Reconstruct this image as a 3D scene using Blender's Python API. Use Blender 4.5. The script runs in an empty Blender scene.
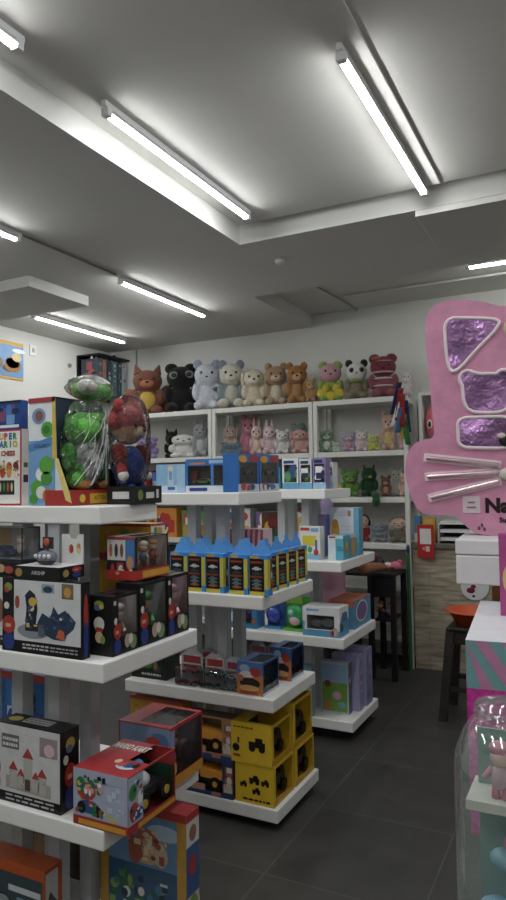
import bpy, bmesh, math, random
from mathutils import Vector, Matrix, Euler
R = math.radians
PI = math.pi
scene = bpy.context.scene
COL = scene.collection
rng = random.Random(11)

# ------------------------------------------------------------------ materials
def lin(c):
    c = c / 255.0
    return c / 12.92 if c <= 0.04045 else ((c + 0.055) / 1.055) ** 2.4
def rgb(h):
    return (lin(int(h[0:2], 16)), lin(int(h[2:4], 16)), lin(int(h[4:6], 16)), 1.0)
MATS = {}
def base_mat(name):
    m = bpy.data.materials.new(name); m.use_nodes = True
    nt = m.node_tree
    return m, nt, nt.nodes['Principled BSDF']
def mat(name, hexc, rough=0.5, var=0.06, scale=18.0, bump=0.0, bscale=60.0, metal=0.0, sheen=0.0, spec=0.4, coat=0.0):
    if name in MATS: return MATS[name]
    m, nt, b = base_mat(name)
    c = rgb(hexc)
    tc = nt.nodes.new('ShaderNodeTexCoord')
    nz = nt.nodes.new('ShaderNodeTexNoise'); nz.inputs['Scale'].default_value = scale; nz.inputs['Detail'].default_value = 4
    nt.links.new(tc.outputs['Object'], nz.inputs['Vector'])
    rp = nt.nodes.new('ShaderNodeValToRGB')
    rp.color_ramp.elements[0].position = 0.3; rp.color_ramp.elements[1].position = 0.7
    rp.color_ramp.elements[0].color = tuple(x * (1 - var) for x in c[:3]) + (1,)
    rp.color_ramp.elements[1].color = tuple(min(1, x * (1 + var)) for x in c[:3]) + (1,)
    nt.links.new(nz.outputs['Fac'], rp.inputs['Fac'])
    nt.links.new(rp.outputs['Color'], b.inputs['Base Color'])
    b.inputs['Roughness'].default_value = rough
    b.inputs['Metallic'].default_value = metal
    b.inputs['Specular IOR Level'].default_value = spec
    b.inputs['Sheen Weight'].default_value = sheen
    b.inputs['Coat Weight'].default_value = coat
    if bump > 0:
        n2 = nt.nodes.new('ShaderNodeTexNoise'); n2.inputs['Scale'].default_value = bscale; n2.inputs['Detail'].default_value = 5
        nt.links.new(tc.outputs['Object'], n2.inputs['Vector'])
        bp = nt.nodes.new('ShaderNodeBump'); bp.inputs['Strength'].default_value = bump; bp.inputs['Distance'].default_value = 0.01
        nt.links.new(n2.outputs['Fac'], bp.inputs['Height']); nt.links.new(bp.outputs['Normal'], b.inputs['Normal'])
    MATS[name] = m
    return m
def mute(h, k, g=1.0):
    c = [int(h[i:i + 2], 16) for i in (0, 2, 4)]; y = 0.3 * c[0] + 0.59 * c[1] + 0.11 * c[2]
    return ''.join('%02x' % int(min(255, max(0, (y + (v - y) * (1 - k)) * g))) for v in c)
def pr(h): return mat('print_' + h, mute(h, 0.16, 0.97), 0.38, 0.05, 30)
def plu(h): return mat('plush_' + h, mute(h, 0.28, 0.92), 0.95, 0.16, 45, 0.9, 140, sheen=0.15, spec=0.1)
def clear(name, tint='ffffff', gloss=0.16, bump=0.0, bscale=30, rough=0.06):
    if name in MATS: return MATS[name]
    m = bpy.data.materials.new(name); m.use_nodes = True
    nt = m.node_tree; nt.nodes.clear()
    out = nt.nodes.new('ShaderNodeOutputMaterial')
    t = nt.nodes.new('ShaderNodeBsdfTransparent'); t.inputs['Color'].default_value = rgb(tint)
    g = nt.nodes.new('ShaderNodeBsdfGlossy'); g.inputs['Roughness'].default_value = rough
    fr = nt.nodes.new('ShaderNodeFresnel'); fr.inputs['IOR'].default_value = 1.45
    ad = nt.nodes.new('ShaderNodeMath'); ad.operation = 'ADD'; ad.use_clamp = True; ad.inputs[1].default_value = gloss - 0.04
    mx = nt.nodes.new('ShaderNodeMixShader')
    nt.links.new(fr.outputs[0], ad.inputs[0]); nt.links.new(ad.outputs[0], mx.inputs[0])
    nt.links.new(t.outputs[0], mx.inputs[1]); nt.links.new(g.outputs[0], mx.inputs[2])
    nt.links.new(mx.outputs[0], out.inputs['Surface'])
    if bump > 0:
        tc = nt.nodes.new('ShaderNodeTexCoord')
        n2 = nt.nodes.new('ShaderNodeTexNoise'); n2.inputs['Scale'].default_value = bscale; n2.inputs['Detail'].default_value = 3; n2.inputs['Distortion'].default_value = 1.5
        nt.links.new(tc.outputs['Object'], n2.inputs['Vector'])
        bp = nt.nodes.new('ShaderNodeBump'); bp.inputs['Strength'].default_value = bump; bp.inputs['Distance'].default_value = 0.03
        nt.links.new(n2.outputs['Fac'], bp.inputs['Height'])
        nt.links.new(bp.outputs['Normal'], g.inputs['Normal']); nt.links.new(bp.outputs['Normal'], fr.inputs['Normal'])
    MATS[name] = m
    return m
CLEAR = clear('clear_window_plastic', 'f6f8fa', 0.10)
FILM = clear('crinkled_cellophane', 'fdfefd', 0.07, 1.0, 16, 0.12)
def milky(name, tint, f, white):
    if name in MATS: return MATS[name]
    m = bpy.data.materials.new(name); m.use_nodes = True
    nt = m.node_tree; nt.nodes.clear()
    out = nt.nodes.new('ShaderNodeOutputMaterial')
    t = nt.nodes.new('ShaderNodeBsdfTransparent'); t.inputs['Color'].default_value = rgb(tint)
    d = nt.nodes.new('ShaderNodeBsdfTranslucent'); d.inputs['Color'].default_value = rgb(white)
    d2 = nt.nodes.new('ShaderNodeBsdfDiffuse'); d2.inputs['Color'].default_value = rgb(white)
    a = nt.nodes.new('ShaderNodeMixShader'); a.inputs[0].default_value = 0.5
    nt.links.new(d.outputs[0], a.inputs[1]); nt.links.new(d2.outputs[0], a.inputs[2])
    g = nt.nodes.new('ShaderNodeBsdfGlossy'); g.inputs['Roughness'].default_value = 0.05
    lw = nt.nodes.new('ShaderNodeLayerWeight'); lw.inputs['Blend'].default_value = 0.25
    mr = nt.nodes.new('ShaderNodeMapRange'); mr.inputs[3].default_value = f; mr.inputs[4].default_value = min(1, f * 3.5)
    nt.links.new(lw.outputs['Facing'], mr.inputs[0])
    m1 = nt.nodes.new('ShaderNodeMixShader'); nt.links.new(mr.outputs[0], m1.inputs[0]); nt.links.new(t.outputs[0], m1.inputs[1]); nt.links.new(a.outputs[0], m1.inputs[2])
    m2 = nt.nodes.new('ShaderNodeMixShader'); m2.inputs[0].default_value = 0.16; nt.links.new(m1.outputs[0], m2.inputs[1]); nt.links.new(g.outputs[0], m2.inputs[2])
    nt.links.new(m2.outputs[0], out.inputs['Surface'])
    MATS[name] = m
    return m
def emis(name, hexc, s):
    if name in MATS: return MATS[name]
    m = bpy.data.materials.new(name); m.use_nodes = True
    nt = m.node_tree; nt.nodes.clear()
    out = nt.nodes.new('ShaderNodeOutputMaterial'); e = nt.nodes.new('ShaderNodeEmission')
    e.inputs['Color'].default_value = rgb(hexc); e.inputs['Strength'].default_value = s
    nt.links.new(e.outputs[0], out.inputs['Surface']); MATS[name] = m
    return m
BOTTLE = milky('clear_bottle_plastic', 'f2f7f5', 0.045, 'b6c8c2')
TUBE = emis('led_tube_glow', 'f7f9f9', 76.0)
WALL = mat('painted_wall', 'cecec9', 0.8, 0.03, 3, 0.05, 40)
CEIL = mat('painted_ceiling', 'c6c5c0', 0.85, 0.03, 2, 0.05, 30)
CEILW = mat('white_ceiling_trim', 'c6c6c2', 0.75, 0.03, 3)
SHELF = mat('white_laminate', 'e6e6e3', 0.42, 0.02, 6)
SHELFB = mat('white_steel_shelf', 'cfcfc9', 0.45, 0.03, 8)
POST = mat('grey_steel_post', 'b2b6b8', 0.45, 0.05, 10, metal=0.1)
BLACK = mat('black_plastic', '151517', 0.4, 0.1, 20)
BLACKW = mat('black_painted_wood', '17161a', 0.5, 0.1, 15)
STOOLM = mat('dark_brown_stool', '2a2422', 0.45, 0.12, 12)
WHITEP = mat('white_plastic', 'dcdcdc', 0.4, 0.02, 8)
STEEL = mat('steel', 'b0b2b4', 0.35, 0.04, 10, metal=0.8)
def floor_mat():
    m, nt, b = base_mat('dark_slate_tile')
    tc = nt.nodes.new('ShaderNodeTexCoord')
    br = nt.nodes.new('ShaderNodeTexBrick'); br.offset = 0.0; br.squash = 1.0
    br.inputs['Scale'].default_value = 1.0; br.inputs['Brick Width'].default_value = 0.6; br.inputs['Row Height'].default_value = 0.6
    br.inputs['Mortar Size'].default_value = 0.004; br.inputs['Mortar Smooth'].default_value = 0.3
    br.inputs['Color1'].default_value = rgb('403f3d'); br.inputs['Color2'].default_value = rgb('3a3938'); br.inputs['Mortar'].default_value = rgb('504f4c')
    nt.links.new(tc.outputs['Object'], br.inputs['Vector'])
    nz = nt.nodes.new('ShaderNodeTexNoise'); nz.inputs['Scale'].default_value = 7; nz.inputs['Detail'].default_value = 8; nz.inputs['Roughness'].default_value = 0.65
    nt.links.new(tc.outputs['Object'], nz.inputs['Vector'])
    mx = nt.nodes.new('ShaderNodeMix'); mx.data_type = 'RGBA'; mx.blend_type = 'OVERLAY'; mx.inputs[0].default_value = 0.45
    nt.links.new(br.outputs['Color'], mx.inputs[6]); nt.links.new(nz.outputs['Fac'], mx.inputs[7])
    nt.links.new(mx.outputs[2], b.inputs['Base Color'])
    mr = nt.nodes.new('ShaderNodeMapRange'); mr.inputs[3].default_value = 0.36; mr.inputs[4].default_value = 0.6
    nt.links.new(nz.outputs['Fac'], mr.inputs[0]); nt.links.new(mr.outputs[0], b.inputs['Roughness'])
    b.inputs['Specular IOR Level'].default_value = 0.35
    bp = nt.nodes.new('ShaderNodeBump'); bp.inputs['Strength'].default_value = 0.12; bp.inputs['Distance'].default_value = 0.01
    nt.links.new(nz.outputs['Fac'], bp.inputs['Height']); nt.links.new(bp.outputs['Normal'], b.inputs['Normal'])
    return m
def wood_mat():
    m, nt, b = base_mat('weathered_plank_cladding')
    tc = nt.nodes.new('ShaderNodeTexCoord')
    mp = nt.nodes.new('ShaderNodeMapping'); mp.inputs['Rotation'].default_value = (R(90), 0, 0)
    nt.links.new(tc.outputs['Object'], mp.inputs['Vector'])
    br = nt.nodes.new('ShaderNodeTexBrick'); br.offset = 0.43
    br.inputs['Scale'].default_value = 1.0; br.inputs['Brick Width'].default_value = 0.62; br.inputs['Row Height'].default_value = 0.11
    br.inputs['Mortar Size'].default_value = 0.0025
    br.inputs['Color1'].default_value = rgb('b3a690'); br.inputs['Color2'].default_value = rgb('857a68'); br.inputs['Mortar'].default_value = rgb('3d3934')
    nt.links.new(mp.outputs[0], br.inputs['Vector'])
    m2 = nt.nodes.new('ShaderNodeMapping'); m2.inputs['Scale'].default_value = (2.2, 2.2, 16)
    nt.links.new(tc.outputs['Object'], m2.inputs['Vector'])
    nz = nt.nodes.new('ShaderNodeTexNoise'); nz.inputs['Scale'].default_value = 2.2; nz.inputs['Detail'].default_value = 6; nz.inputs['Distortion'].default_value = 0.6
    nt.links.new(m2.outputs[0], nz.inputs['Vector'])
    rp = nt.nodes.new('ShaderNodeValToRGB')
    rp.color_ramp.elements[0].position = 0.33; rp.color_ramp.elements[0].color = rgb('6e665a')
    rp.color_ramp.elements[1].position = 0.7; rp.color_ramp.elements[1].color = rgb('dccfb8')
    nt.links.new(nz.outputs['Fac'], rp.inputs['Fac'])
    mx = nt.nodes.new('ShaderNodeMix'); mx.data_type = 'RGBA'; mx.blend_type = 'MIX'; mx.inputs[0].default_value = 0.5
    nt.links.new(br.outputs['Color'], mx.inputs[6]); nt.links.new(rp.outputs['Color'], mx.inputs[7])
    nt.links.new(mx.outputs[2], b.inputs['Base Color']); b.inputs['Roughness'].default_value = 0.6
    return m
FLOOR = floor_mat(); WOOD = wood_mat()

# ------------------------------------------------------------------ text outlines
TXT = {}
def text_geo(s):
    if s in TXT: return TXT[s]
    cu = bpy.data.curves.new('txt', 'FONT'); cu.body = s.lstrip('*'); cu.resolution_u = 2; cu.offset = 0.045 if s[0] == '*' else 0.012
    o = bpy.data.objects.new('txt', cu); COL.objects.link(o)
    dg = bpy.context.evaluated_depsgraph_get(); dg.update()
    me = bpy.data.meshes.new_from_object(o.evaluated_get(dg))
    vs = [(v.co.x, v.co.y) for v in me.vertices]; fs = [tuple(p.vertices) for p in me.polygons]
    bpy.data.objects.remove(o); bpy.data.curves.remove(cu); bpy.data.meshes.remove(me)
    x0 = min(v[0] for v in vs); x1 = max(v[0] for v in vs); y0 = min(v[1] for v in vs); y1 = max(v[1] for v in vs)
    vs = [((x - x0) / (y1 - y0), (y - y0) / (y1 - y0)) for x, y in vs]
    TXT[s] = (vs, fs, (x1 - x0) / (y1 - y0))
    return TXT[s]

# ------------------------------------------------------------------ mesh builder
class MB:
    def __init__(s):
        s.v = []; s.f = []; s.m = []; s.sm = []; s.mats = []; s.D = None; s.lift = 0.0006
    def mi(s, m):
        if m not in s.mats: s.mats.append(m)
        return s.mats.index(m)
    def add(s, vs, fs, m, smooth=False):
        o = len(s.v); s.v += [tuple(v) for v in vs]; k = s.mi(m)
        for f in fs:
            s.f.append(tuple(i + o for i in f)); s.m.append(k); s.sm.append(smooth)
    def box(s, x0, x1, y0, y1, z0, z1, m, M=None):
        vs = [(x0, y0, z0), (x1, y0, z0), (x1, y1, z0), (x0, y1, z0), (x0, y0, z1), (x1, y0, z1), (x1, y1, z1), (x0, y1, z1)]
        if M is not None: vs = [tuple(M @ Vector(v)) for v in vs]
        s.add(vs, [(0, 3, 2, 1), (4, 5, 6, 7), (0, 1, 5, 4), (1, 2, 6, 5), (2, 3, 7, 6), (3, 0, 4, 7)], m)
    def ball(s, c, r, m, M=None, seg=14, rings=8):
        if not hasattr(r, '__len__'): r = (r, r, r)
        vs = [(0, 0, -1)]
        for i in range(1, rings):
            a = -PI / 2 + PI * i / rings
            for j in range(seg):
                b = 2 * PI * j / seg; vs.append((math.cos(a) * math.cos(b), math.cos(a) * math.sin(b), math.sin(a)))
        vs.append((0, 0, 1))
        out = []
        for v in vs:
            p = Vector((v[0] * r[0], v[1] * r[1], v[2] * r[2]))
            if M is not None: p = M @ p
            out.append(p + Vector(c))
        fs = []
        for j in range(seg):
            fs.append((0, 1 + (j + 1) % seg, 1 + j))
            t = 1 + (rings - 2) * seg
            fs.append((t + j, t + (j + 1) % seg, len(vs) - 1))
            for i in range(rings - 2):
                a = 1 + i * seg
                fs.append((a + j, a + (j + 1) % seg, a + seg + (j + 1) % seg, a + seg + j))
        s.add(out, fs, m, True)
    def cyl(s, p0, p1, r0, r1, m, seg=14, smooth=True):
        p0 = Vector(p0); p1 = Vector(p1); d = (p1 - p0).normalized()
        a = d.orthogonal().normalized(); b = d.cross(a)
        vs = []
        for p, r in ((p0, r0), (p1, r1)):
            for j in range(seg):
                t = 2 * PI * j / seg; vs.append(p + a * math.cos(t) * r + b * math.sin(t) * r)
        s.add(vs, [(j, (j + 1) % seg, seg + (j + 1) % seg, seg + j) for j in range(seg)], m, smooth)
        s.add(vs, [tuple(range(seg - 1, -1, -1)), tuple(range(seg, 2 * seg))], m)
    def tube(s, pts, r, m, seg=8):
        for a, b in zip(pts, pts[1:]): s.cyl(a, b, r, r, m, seg)
        for p in pts[1:-1]: s.ball(p, r, m, seg=8, rings=6)
    def lathe(s, prof, c, m, seg=24, closed=False):
        n = len(prof); vs = []
        for r, z in prof:
            for j in range(seg):
                t = 2 * PI * j / seg; vs.append((c[0] + r * math.cos(t), c[1] + r * math.sin(t), c[2] + z))
        fs = []
        for i in range(n if closed else n - 1):
            k = (i + 1) % n
            for j in range(seg): fs.append((i * seg + j, i * seg + (j + 1) % seg, k * seg + (j + 1) % seg, k * seg + j))
        s.add(vs, fs, m, True)
    def prism(s, poly, M, depth, m, msides=None):
        # poly in local xy, extruded along local z
        n = len(poly)
        vs = [M @ Vector((x, y, 0)) for x, y in poly] + [M @ Vector((x, y, depth)) for x, y in poly]
        s.add(vs, [tuple(range(n - 1, -1, -1)), tuple(range(n, 2 * n))], m)
        s.add(vs, [(i, (i + 1) % n, n + (i + 1) % n, n + i) for i in range(n)], msides or m)
    # ---- printed faces of a box with dims D=(w,d,h), base centred on origin
    def P(s, face, u, v, lift=0.0):
        w, d, h = s.D
        if face == 'f': return (-w / 2 + u, -d / 2 - lift, v)
        if face == 'r': return (w / 2 + lift, -d / 2 + u, v)
        if face == 'l': return (-w / 2 - lift, d / 2 - u, v)
        if face == 'b': return (w / 2 - u, d / 2 + lift, v)
        if face == 't': return (-w / 2 + u, -d / 2 + v, h + lift)
        return (-w / 2 + u, d / 2 - v, -lift)
    def fs(s, face):
        w, d, h = s.D
        return {'f': (w, h), 'b': (w, h), 'r': (d, h), 'l': (d, h), 't': (w, d), 'd': (w, d)}[face]
    def poly(s, face, pts, m, lv=1):
        # pts as fractions of the face
        W, H = s.fs(face)
        s.add([s.P(face, a * W, b * H, s.lift * lv) for a, b in pts], [tuple(range(len(pts)))], m)
    def rect(s, face, u0, v0, u1, v1, m, lv=1): s.poly(face, [(u0, v0), (u1, v0), (u1, v1), (u0, v1)], m, lv)
    def ell(s, face, u, v, ru, rv, m, lv=2, n=14):
        s.poly(face, [(u + ru * math.cos(2 * PI * i / n), v + rv * math.sin(2 * PI * i / n)) for i in range(n)], m, lv)
    def text(s, face, st, u, v, h, m, lv=3, align='c', maxw=None, tilt=0.0):
        # u,v,h as fractions; h = letter height fraction of the face height
        vs, fsx, asp = text_geo(st); W, H = s.fs(face)
        hh = h * H; sx = hh
        if maxw and asp * sx > maxw * W: sx = maxw * W / asp
        off = {'c': -asp / 2, 'l': 0, 'r': -asp}[align]
        ct, sn = math.cos(tilt), math.sin(tilt)
        out = []
        for x, y in vs:
            a, b = (x + off) * sx, y * hh
            out.append(s.P(face, u * W + a * ct - b * sn, v * H + a * sn + b * ct, s.lift * lv))
        s.add(out, fsx, m)
    def build(s, name, parent=None, loc=None, rot=None):
        me = bpy.data.meshes.new(name); me.from_pydata(s.v, [], s.f)
        for m in s.mats: me.materials.append(m)
        me.polygons.foreach_set('material_index', s.m); me.polygons.foreach_set('use_smooth', s.sm)
        me.update()
        o = bpy.data.objects.new(name, me); COL.objects.link(o)
        if parent: o.parent = parent
        if loc: o.location = loc
        if rot: o.rotation_euler = rot
        return o
def bevel(o, w=0.003, seg=2):
    b = o.modifiers.new('bevel', 'BEVEL'); b.width = w; b.segments = seg; b.limit_method = 'ANGLE'; b.angle_limit = R(40)
    return o
def thing(name, label, cat, loc=(0, 0, 0), rz=0, group=None):
    o = bpy.data.objects.new(name, None); o.empty_display_size = 0.05; COL.objects.link(o)
    o.location = loc; o.rotation_euler = (0, 0, rz)
    o['label'] = label; o['category'] = cat
    if group: o['group'] = group
    return o
def tag(o, label, cat, group=None):
    o['label'] = label; o['category'] = cat
    if group: o['group'] = group
    return o
def copy_tree(o, parent=None):
    c = o.copy(); COL.objects.link(c)
    if parent: c.parent = parent
    for ch in list(o.children): copy_tree(ch, c)
    return c
def struct(name, mb):
    o = mb.build(name); o['kind'] = 'structure'; return o

# ------------------------------------------------------------------ room
ZC, ZP, ZS = 3.07, 3.03, 2.95
XL, XR, YF, YB = -4.75, 2.4, -2.2, 5.86
b = MB(); b.box(XL, XR, YF, YB, -0.1, 0, FLOOR); struct('floor', b)
b = MB(); b.box(XL - 0.1, XR + 0.1, YF - 0.1, YB + 0.1, ZC, ZC + 0.1, CEIL); struct('ceiling', b)
b = MB(); b.box(XL - 0.1, XR + 0.1, YB, YB + 0.1, -0.1, ZC, WALL); struct('wall_back', b)
b = MB(); b.box(XL - 0.1, XL, YF, YB, -0.1, ZC, WALL); struct('wall_left', b)
b = MB(); b.box(XR, XR + 0.1, YF, YB, -0.1, ZC, WALL); struct('wall_right', b)
b = MB(); b.box(XL - 0.1, XR + 0.1, YF - 0.1, YF, -0.1, ZC, WALL); struct('wall_front', b)
# dropped slab, L-shaped round two recesses
b = MB()
P0 = [(XL, YF), (-1.896, YF), (-1.896, 3.585), (XR, 3.585), (XR, 4.66), (-2.345, 4.66), (-2.345, YB), (XL, YB)]
b.prism(P0, Matrix.Translation((0, 0, ZS)), ZC - ZS, CEIL, CEILW)
struct('trim_1', b)
b = MB(); b.box(-1.738, XR, YF, 3.49, ZP, ZC, CEIL); struct('trim_2', b)
b = MB(); b.box(-0.829, XR, 3.585, 4.33, ZS - 0.035, ZS, CEIL); bevel(struct('trim_3', b), 0.004)
b = MB(); b.prism([(-4.45, 3.402), (-3.44, 3.402), (-3.44, 4.01), (-4.45, 4.01)], Matrix.Translation((0, 0, 2.875)), ZS - 2.875, CEIL, CEILW); struct('trim_4', b)

def tube_light(label, p0, p1, zc):
    p0 = Vector(p0); p1 = Vector(p1); L = (p1 - p0).length
    a = math.atan2(p1.y - p0.y, p1.x - p0.x)
    t = thing('tube_light', label, 'ceiling light', ((p0.x + p1.x) / 2, (p0.y + p1.y) / 2, zc - 0.055), a, 'tube lights on the ceiling')
    b = MB(); b.box(-L / 2 - 0.01, L / 2 + 0.01, -0.012, 0.012, 0.03, 0.055, WHITEP); bevel(b.build('ceiling_batten', t), 0.003)
    # the lower half of the tube shines, the top is an opaque heat sink
    b = MB(); n = 16; x = L / 2 - 0.03
    ar = [R(-170 + 160 * i / n) for i in range(n + 1)]
    b.add([(sx, 0.0165 * math.cos(a), 0.012 + 0.0165 * math.sin(a)) for sx in (-x, x) for a in ar], [(i, i + 1, n + 2 + i, n + 1 + i) for i in range(n)], TUBE, True); tu = b.build('tube', t)
    b = MB(); ar = [R(-9.5 + 199 * i / 10) for i in range(11)]
    b.prism([(0.0168 * math.cos(a), 0.0125 + 0.0168 * math.sin(a)) for a in ar], Matrix(((0, 0, 1, -x), (1, 0, 0, 0), (0, 1, 0, 0), (0, 0, 0, 1))), 2 * x, WHITEP); b.build('heat_sink', tu)
    for s in (-1, 1):
        b = MB(); b.box(min(s * L / 2, s * (L / 2 - 0.03)), max(s * L / 2, s * (L / 2 - 0.03)), -0.018, 0.018, -0.005, 0.0295, WHITEP); bevel(b.build('end_cap', t), 0.004)
    return t
tube_light('long lit tube along the left edge of the central ceiling recess', (-1.70, 2.08), (-1.70, 3.32), ZP)
tube_light('lit tube beside the cable duct, nearest the top right', (-0.752, 2.19), (-0.752, 3.48), ZP)
tube_light('lit tube on the low ceiling ahead of the toy animals on the wall shelf', (-2.90, 3.70), (-2.90, 4.84), ZS)
tube_light('lit tube on the low ceiling nearest the left wall, just behind the boxed hatch', (-4.12, 4.11), (-4.12, 5.34), ZS)
tube_light('lit tube running across the rear recess, above the pink cat package', (-0.80, 4.975), (0.42, 4.975), ZC)
tube_light('lit tube cut by the left frame edge, at the very top left', (-1.70, 0.42), (-1.70, 1.64), ZP)
tube_light('lit tube cut by the left frame edge, above the boxed ceiling hatch', (-2.90, 1.56), (-2.90, 2.79), ZS)
# unseen lamps, added behind and beside the viewer to brighten the foreground
tube_light('unseen lit tube added in line with the recess row, well behind the viewer', (-1.70, -1.4), (-1.70, -0.2), ZP)
tube_light('unseen lit tube added in line with the low ceiling row, behind and left of the viewer', (-2.90, -0.6), (-2.90, 0.6), ZS)
tube_light('unseen lit tube added at the shop front, behind and right of the viewer', (0.75, -1.4), (0.75, -0.2), ZP)
tube_light('unseen lit tube added right behind the viewer, over the shop front', (-0.752, -1.6), (-0.752, -0.4), ZP)
tube_light('unseen lit tube added in line with the right hand row, behind the viewer', (-0.752, 0.3), (-0.752, 1.5), ZP)
tube_light('unseen lit tube added over the front of the shop, right of the viewer', (0.75, 0.9), (0.75, 2.1), ZP)
tube_light('unseen lit tube added by the left wall, over the front of the shop', (-4.12, 1.5), (-4.12, 2.7), ZS)

b = MB(); b.box(-0.705, -0.668, 1.2, 3.47, ZP - 0.011, ZP, CEIL); tag(b.build('cable_duct'), 'long flat cable duct along the ceiling beside the right tube light', 'cable duct')
b = MB(); b.tube([(-1.98, 4.7, 3.055), (-1.90, 5.84, 3.055)], 0.011, STEEL); tag(b.build('conduit'), 'thin conduit running to the back wall in the rear ceiling recess', 'conduit')
b = MB(); b.tube([(-1.86, 5.36, 3.055), (-0.2, 5.36, 3.055)], 0.011, CEILW); tag(b.build('conduit'), 'thin conduit running across the rear ceiling recess', 'conduit')
b = MB(); b.tube([(-2.90, 2.82, 2.941), (-2.90, 3.66, 2.941)], 0.007, mat('grey_cable', '85857f', 0.6))
tag(b.build('ceiling_cable'), 'thin grey cable joining two tubes on the low ceiling', 'cable')
b = MB(); b.tube([(-4.6, 4.02, 2.941), (-4.12, 4.02, 2.941), (-4.12, 4.08, 2.94)], 0.007, MATS['grey_cable'])
tag(b.build('ceiling_cable'), 'short cable from the left wall to the tube behind the boxed hatch', 'cable')
b = MB(); b.lathe([(0.001, 0), (0.03, 0.002), (0.032, 0.02), (0.02, 0.03)], (-1.79, 3.94, ZS - 0.03), CEILW, 16); tag(b.build('ceiling_plug'), 'small round plug on the low ceiling beyond the recess corner', 'fitting')
b = MB(); b.tube([(-4.36, 5.85, 2.94), (-4.36, 5.85, 2.3)], 0.008, MATS['grey_cable']); tag(b.build('wall_cable'), 'thin cable dropping down the back wall near the left corner', 'cable')

# ------------------------------------------------------------------ display stands
GX, PX = -1.67, 0.08
LA = [(-1.272, 1.54, 2.05, 0.09), (-1.272, 1.54, 2.05, 0.53), (-1.272, 1.54, 2.05, 0.994), (-1.39, 1.67, 1.98, 1.435)]
LB = [(-1.276, 2.69, 3.17, 0.095), (-1.276, 2.66, 3.15, 0.57), (-1.276, 2.575, 3.14, 1.022), (-1.43, 2.66, 3.12, 1.46)]
LC = [(-1.302, 3.77, 4.27, 0.12), (-1.302, 3.64, 4.25, 0.62), (-1.302, 3.62, 4.26, 1.05), (-1.42, 3.70, 4.16, 1.46)]
# posts stop under each shelf: they stand on one shelf and carry the next
def stand(label, yc, levels, ypost):
    t = thing('display_stand', label, 'display stand', (GX, yc, 0), 0, 'white tiered display stands in a row')
    b = MB(); x, y0, y1, z = levels[0]; hw = x - GX
    b.box(-hw + 0.08, hw - 0.08, y0 - yc + 0.07, y1 - yc - 0.07, 0, z - 0.058, BLACKW); b.build('plinth', t)
    for (x, y0, y1, z) in levels:
        b = MB(); b.box(-(x - GX), x - GX, y0 - yc, y1 - yc, z - 0.058, z, SHELF); bevel(b.build('shelf', t), 0.006, 3)
    for sx in (-PX, PX):
        for sy in (0, 0.15):
            y = ypost - yc + sy; b = MB()
            for a, c in zip(levels, levels[1:]):
                b.box(sx - 0.024, sx + 0.024, y - 0.024, y + 0.024, a[3], c[3] - 0.058, POST)
            b.build('post', t)
stand('white tiered stand nearest on the left, stacked with black and red boxed toys', 1.795, LA, 1.705)
stand('white tiered stand in the middle, with blue toy car packs and yellow truck boxes', 2.92, LB, 2.80)
stand('white tiered stand farthest back, with the pastel and white toy boxes', 3.97, LC, 3.83)

# ------------------------------------------------------------------ cartons
def face_quads(b, face, m, hole=None):
    if hole is None: b.rect(face, 0, 0, 1, 1, m, 0); return
    u0, v0, u1, v1 = hole
    if u0 > 0: b.rect(face, 0, 0, u0, 1, m, 0)
    if u1 < 1: b.rect(face, u1, 0, 1, 1, m, 0)
    if v0 > 0: b.rect(face, u0, 0, u1, v0, m, 0)
    if v1 < 1: b.rect(face, u0, v1, u1, 1, m, 0)
def carton(name, label, cat, C, dims, z, cols, art=None, win=None, inner=None, rz=0, group=None, glass=True, extra=None, pname='carton'):
    """C = near right bottom corner (x, y); dims w,d,h; cols: default hex or per-face dict; win: face -> hole"""
    w, d, h = dims; win = win or {}
    t = thing(name, label, cat, (C[0] - w / 2, C[1] + d / 2, z + 0.0008), rz, group)
    b = MB(); b.D = dims
    if isinstance(cols, str): cols = {'x': cols}
    for f in 'frlbtd':
        face_quads(b, f, pr(cols.get(f, cols['x'])), win.get(f))
    if art: art(b)
    b.build(pname, t)
    if inner:
        # lining that closes the pack behind the window, and what shows through it
        for nm, fn in inner:
            q = MB(); q.D = dims; fn(q); q.build(nm, t)
    if glass and win:
        q = MB(); q.D = dims; q.lift = -0.0012
        for f, hl in win.items(): q.rect(f, *hl, CLEAR, 1)
        q.build('window', t)
    if extra: extra(t)
    return t
def figure(b, x, y, z, h, top, mid, skin='e0b090', feet='6b4a30'):
    b.ball((x, y, z + h * 0.36), (h * 0.17, h * 0.13, h * 0.22), pr(mid), seg=10, rings=6)
    b.ball((x, y, z + h * 0.70), (h * 0.17, h * 0.16, h * 0.17), pr(skin), seg=10, rings=6)
    b.ball((x, y + h * 0.02, z + h * 0.84), (h * 0.19, h * 0.18, h * 0.13), pr(top), seg=10, rings=6)
    for s in (-1, 1):
        b.cyl((x + s * h * 0.08, y, z + h * 0.01), (x + s * h * 0.08, y, z + h * 0.24), h * 0.08, h * 0.06, pr(feet), 8)
        b.cyl((x + s * h * 0.13, y, z + h * 0.50), (x + s * h * 0.26, y - h * 0.05, z + h * 0.34), h * 0.055, h * 0.05, pr(top), 8)
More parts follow.
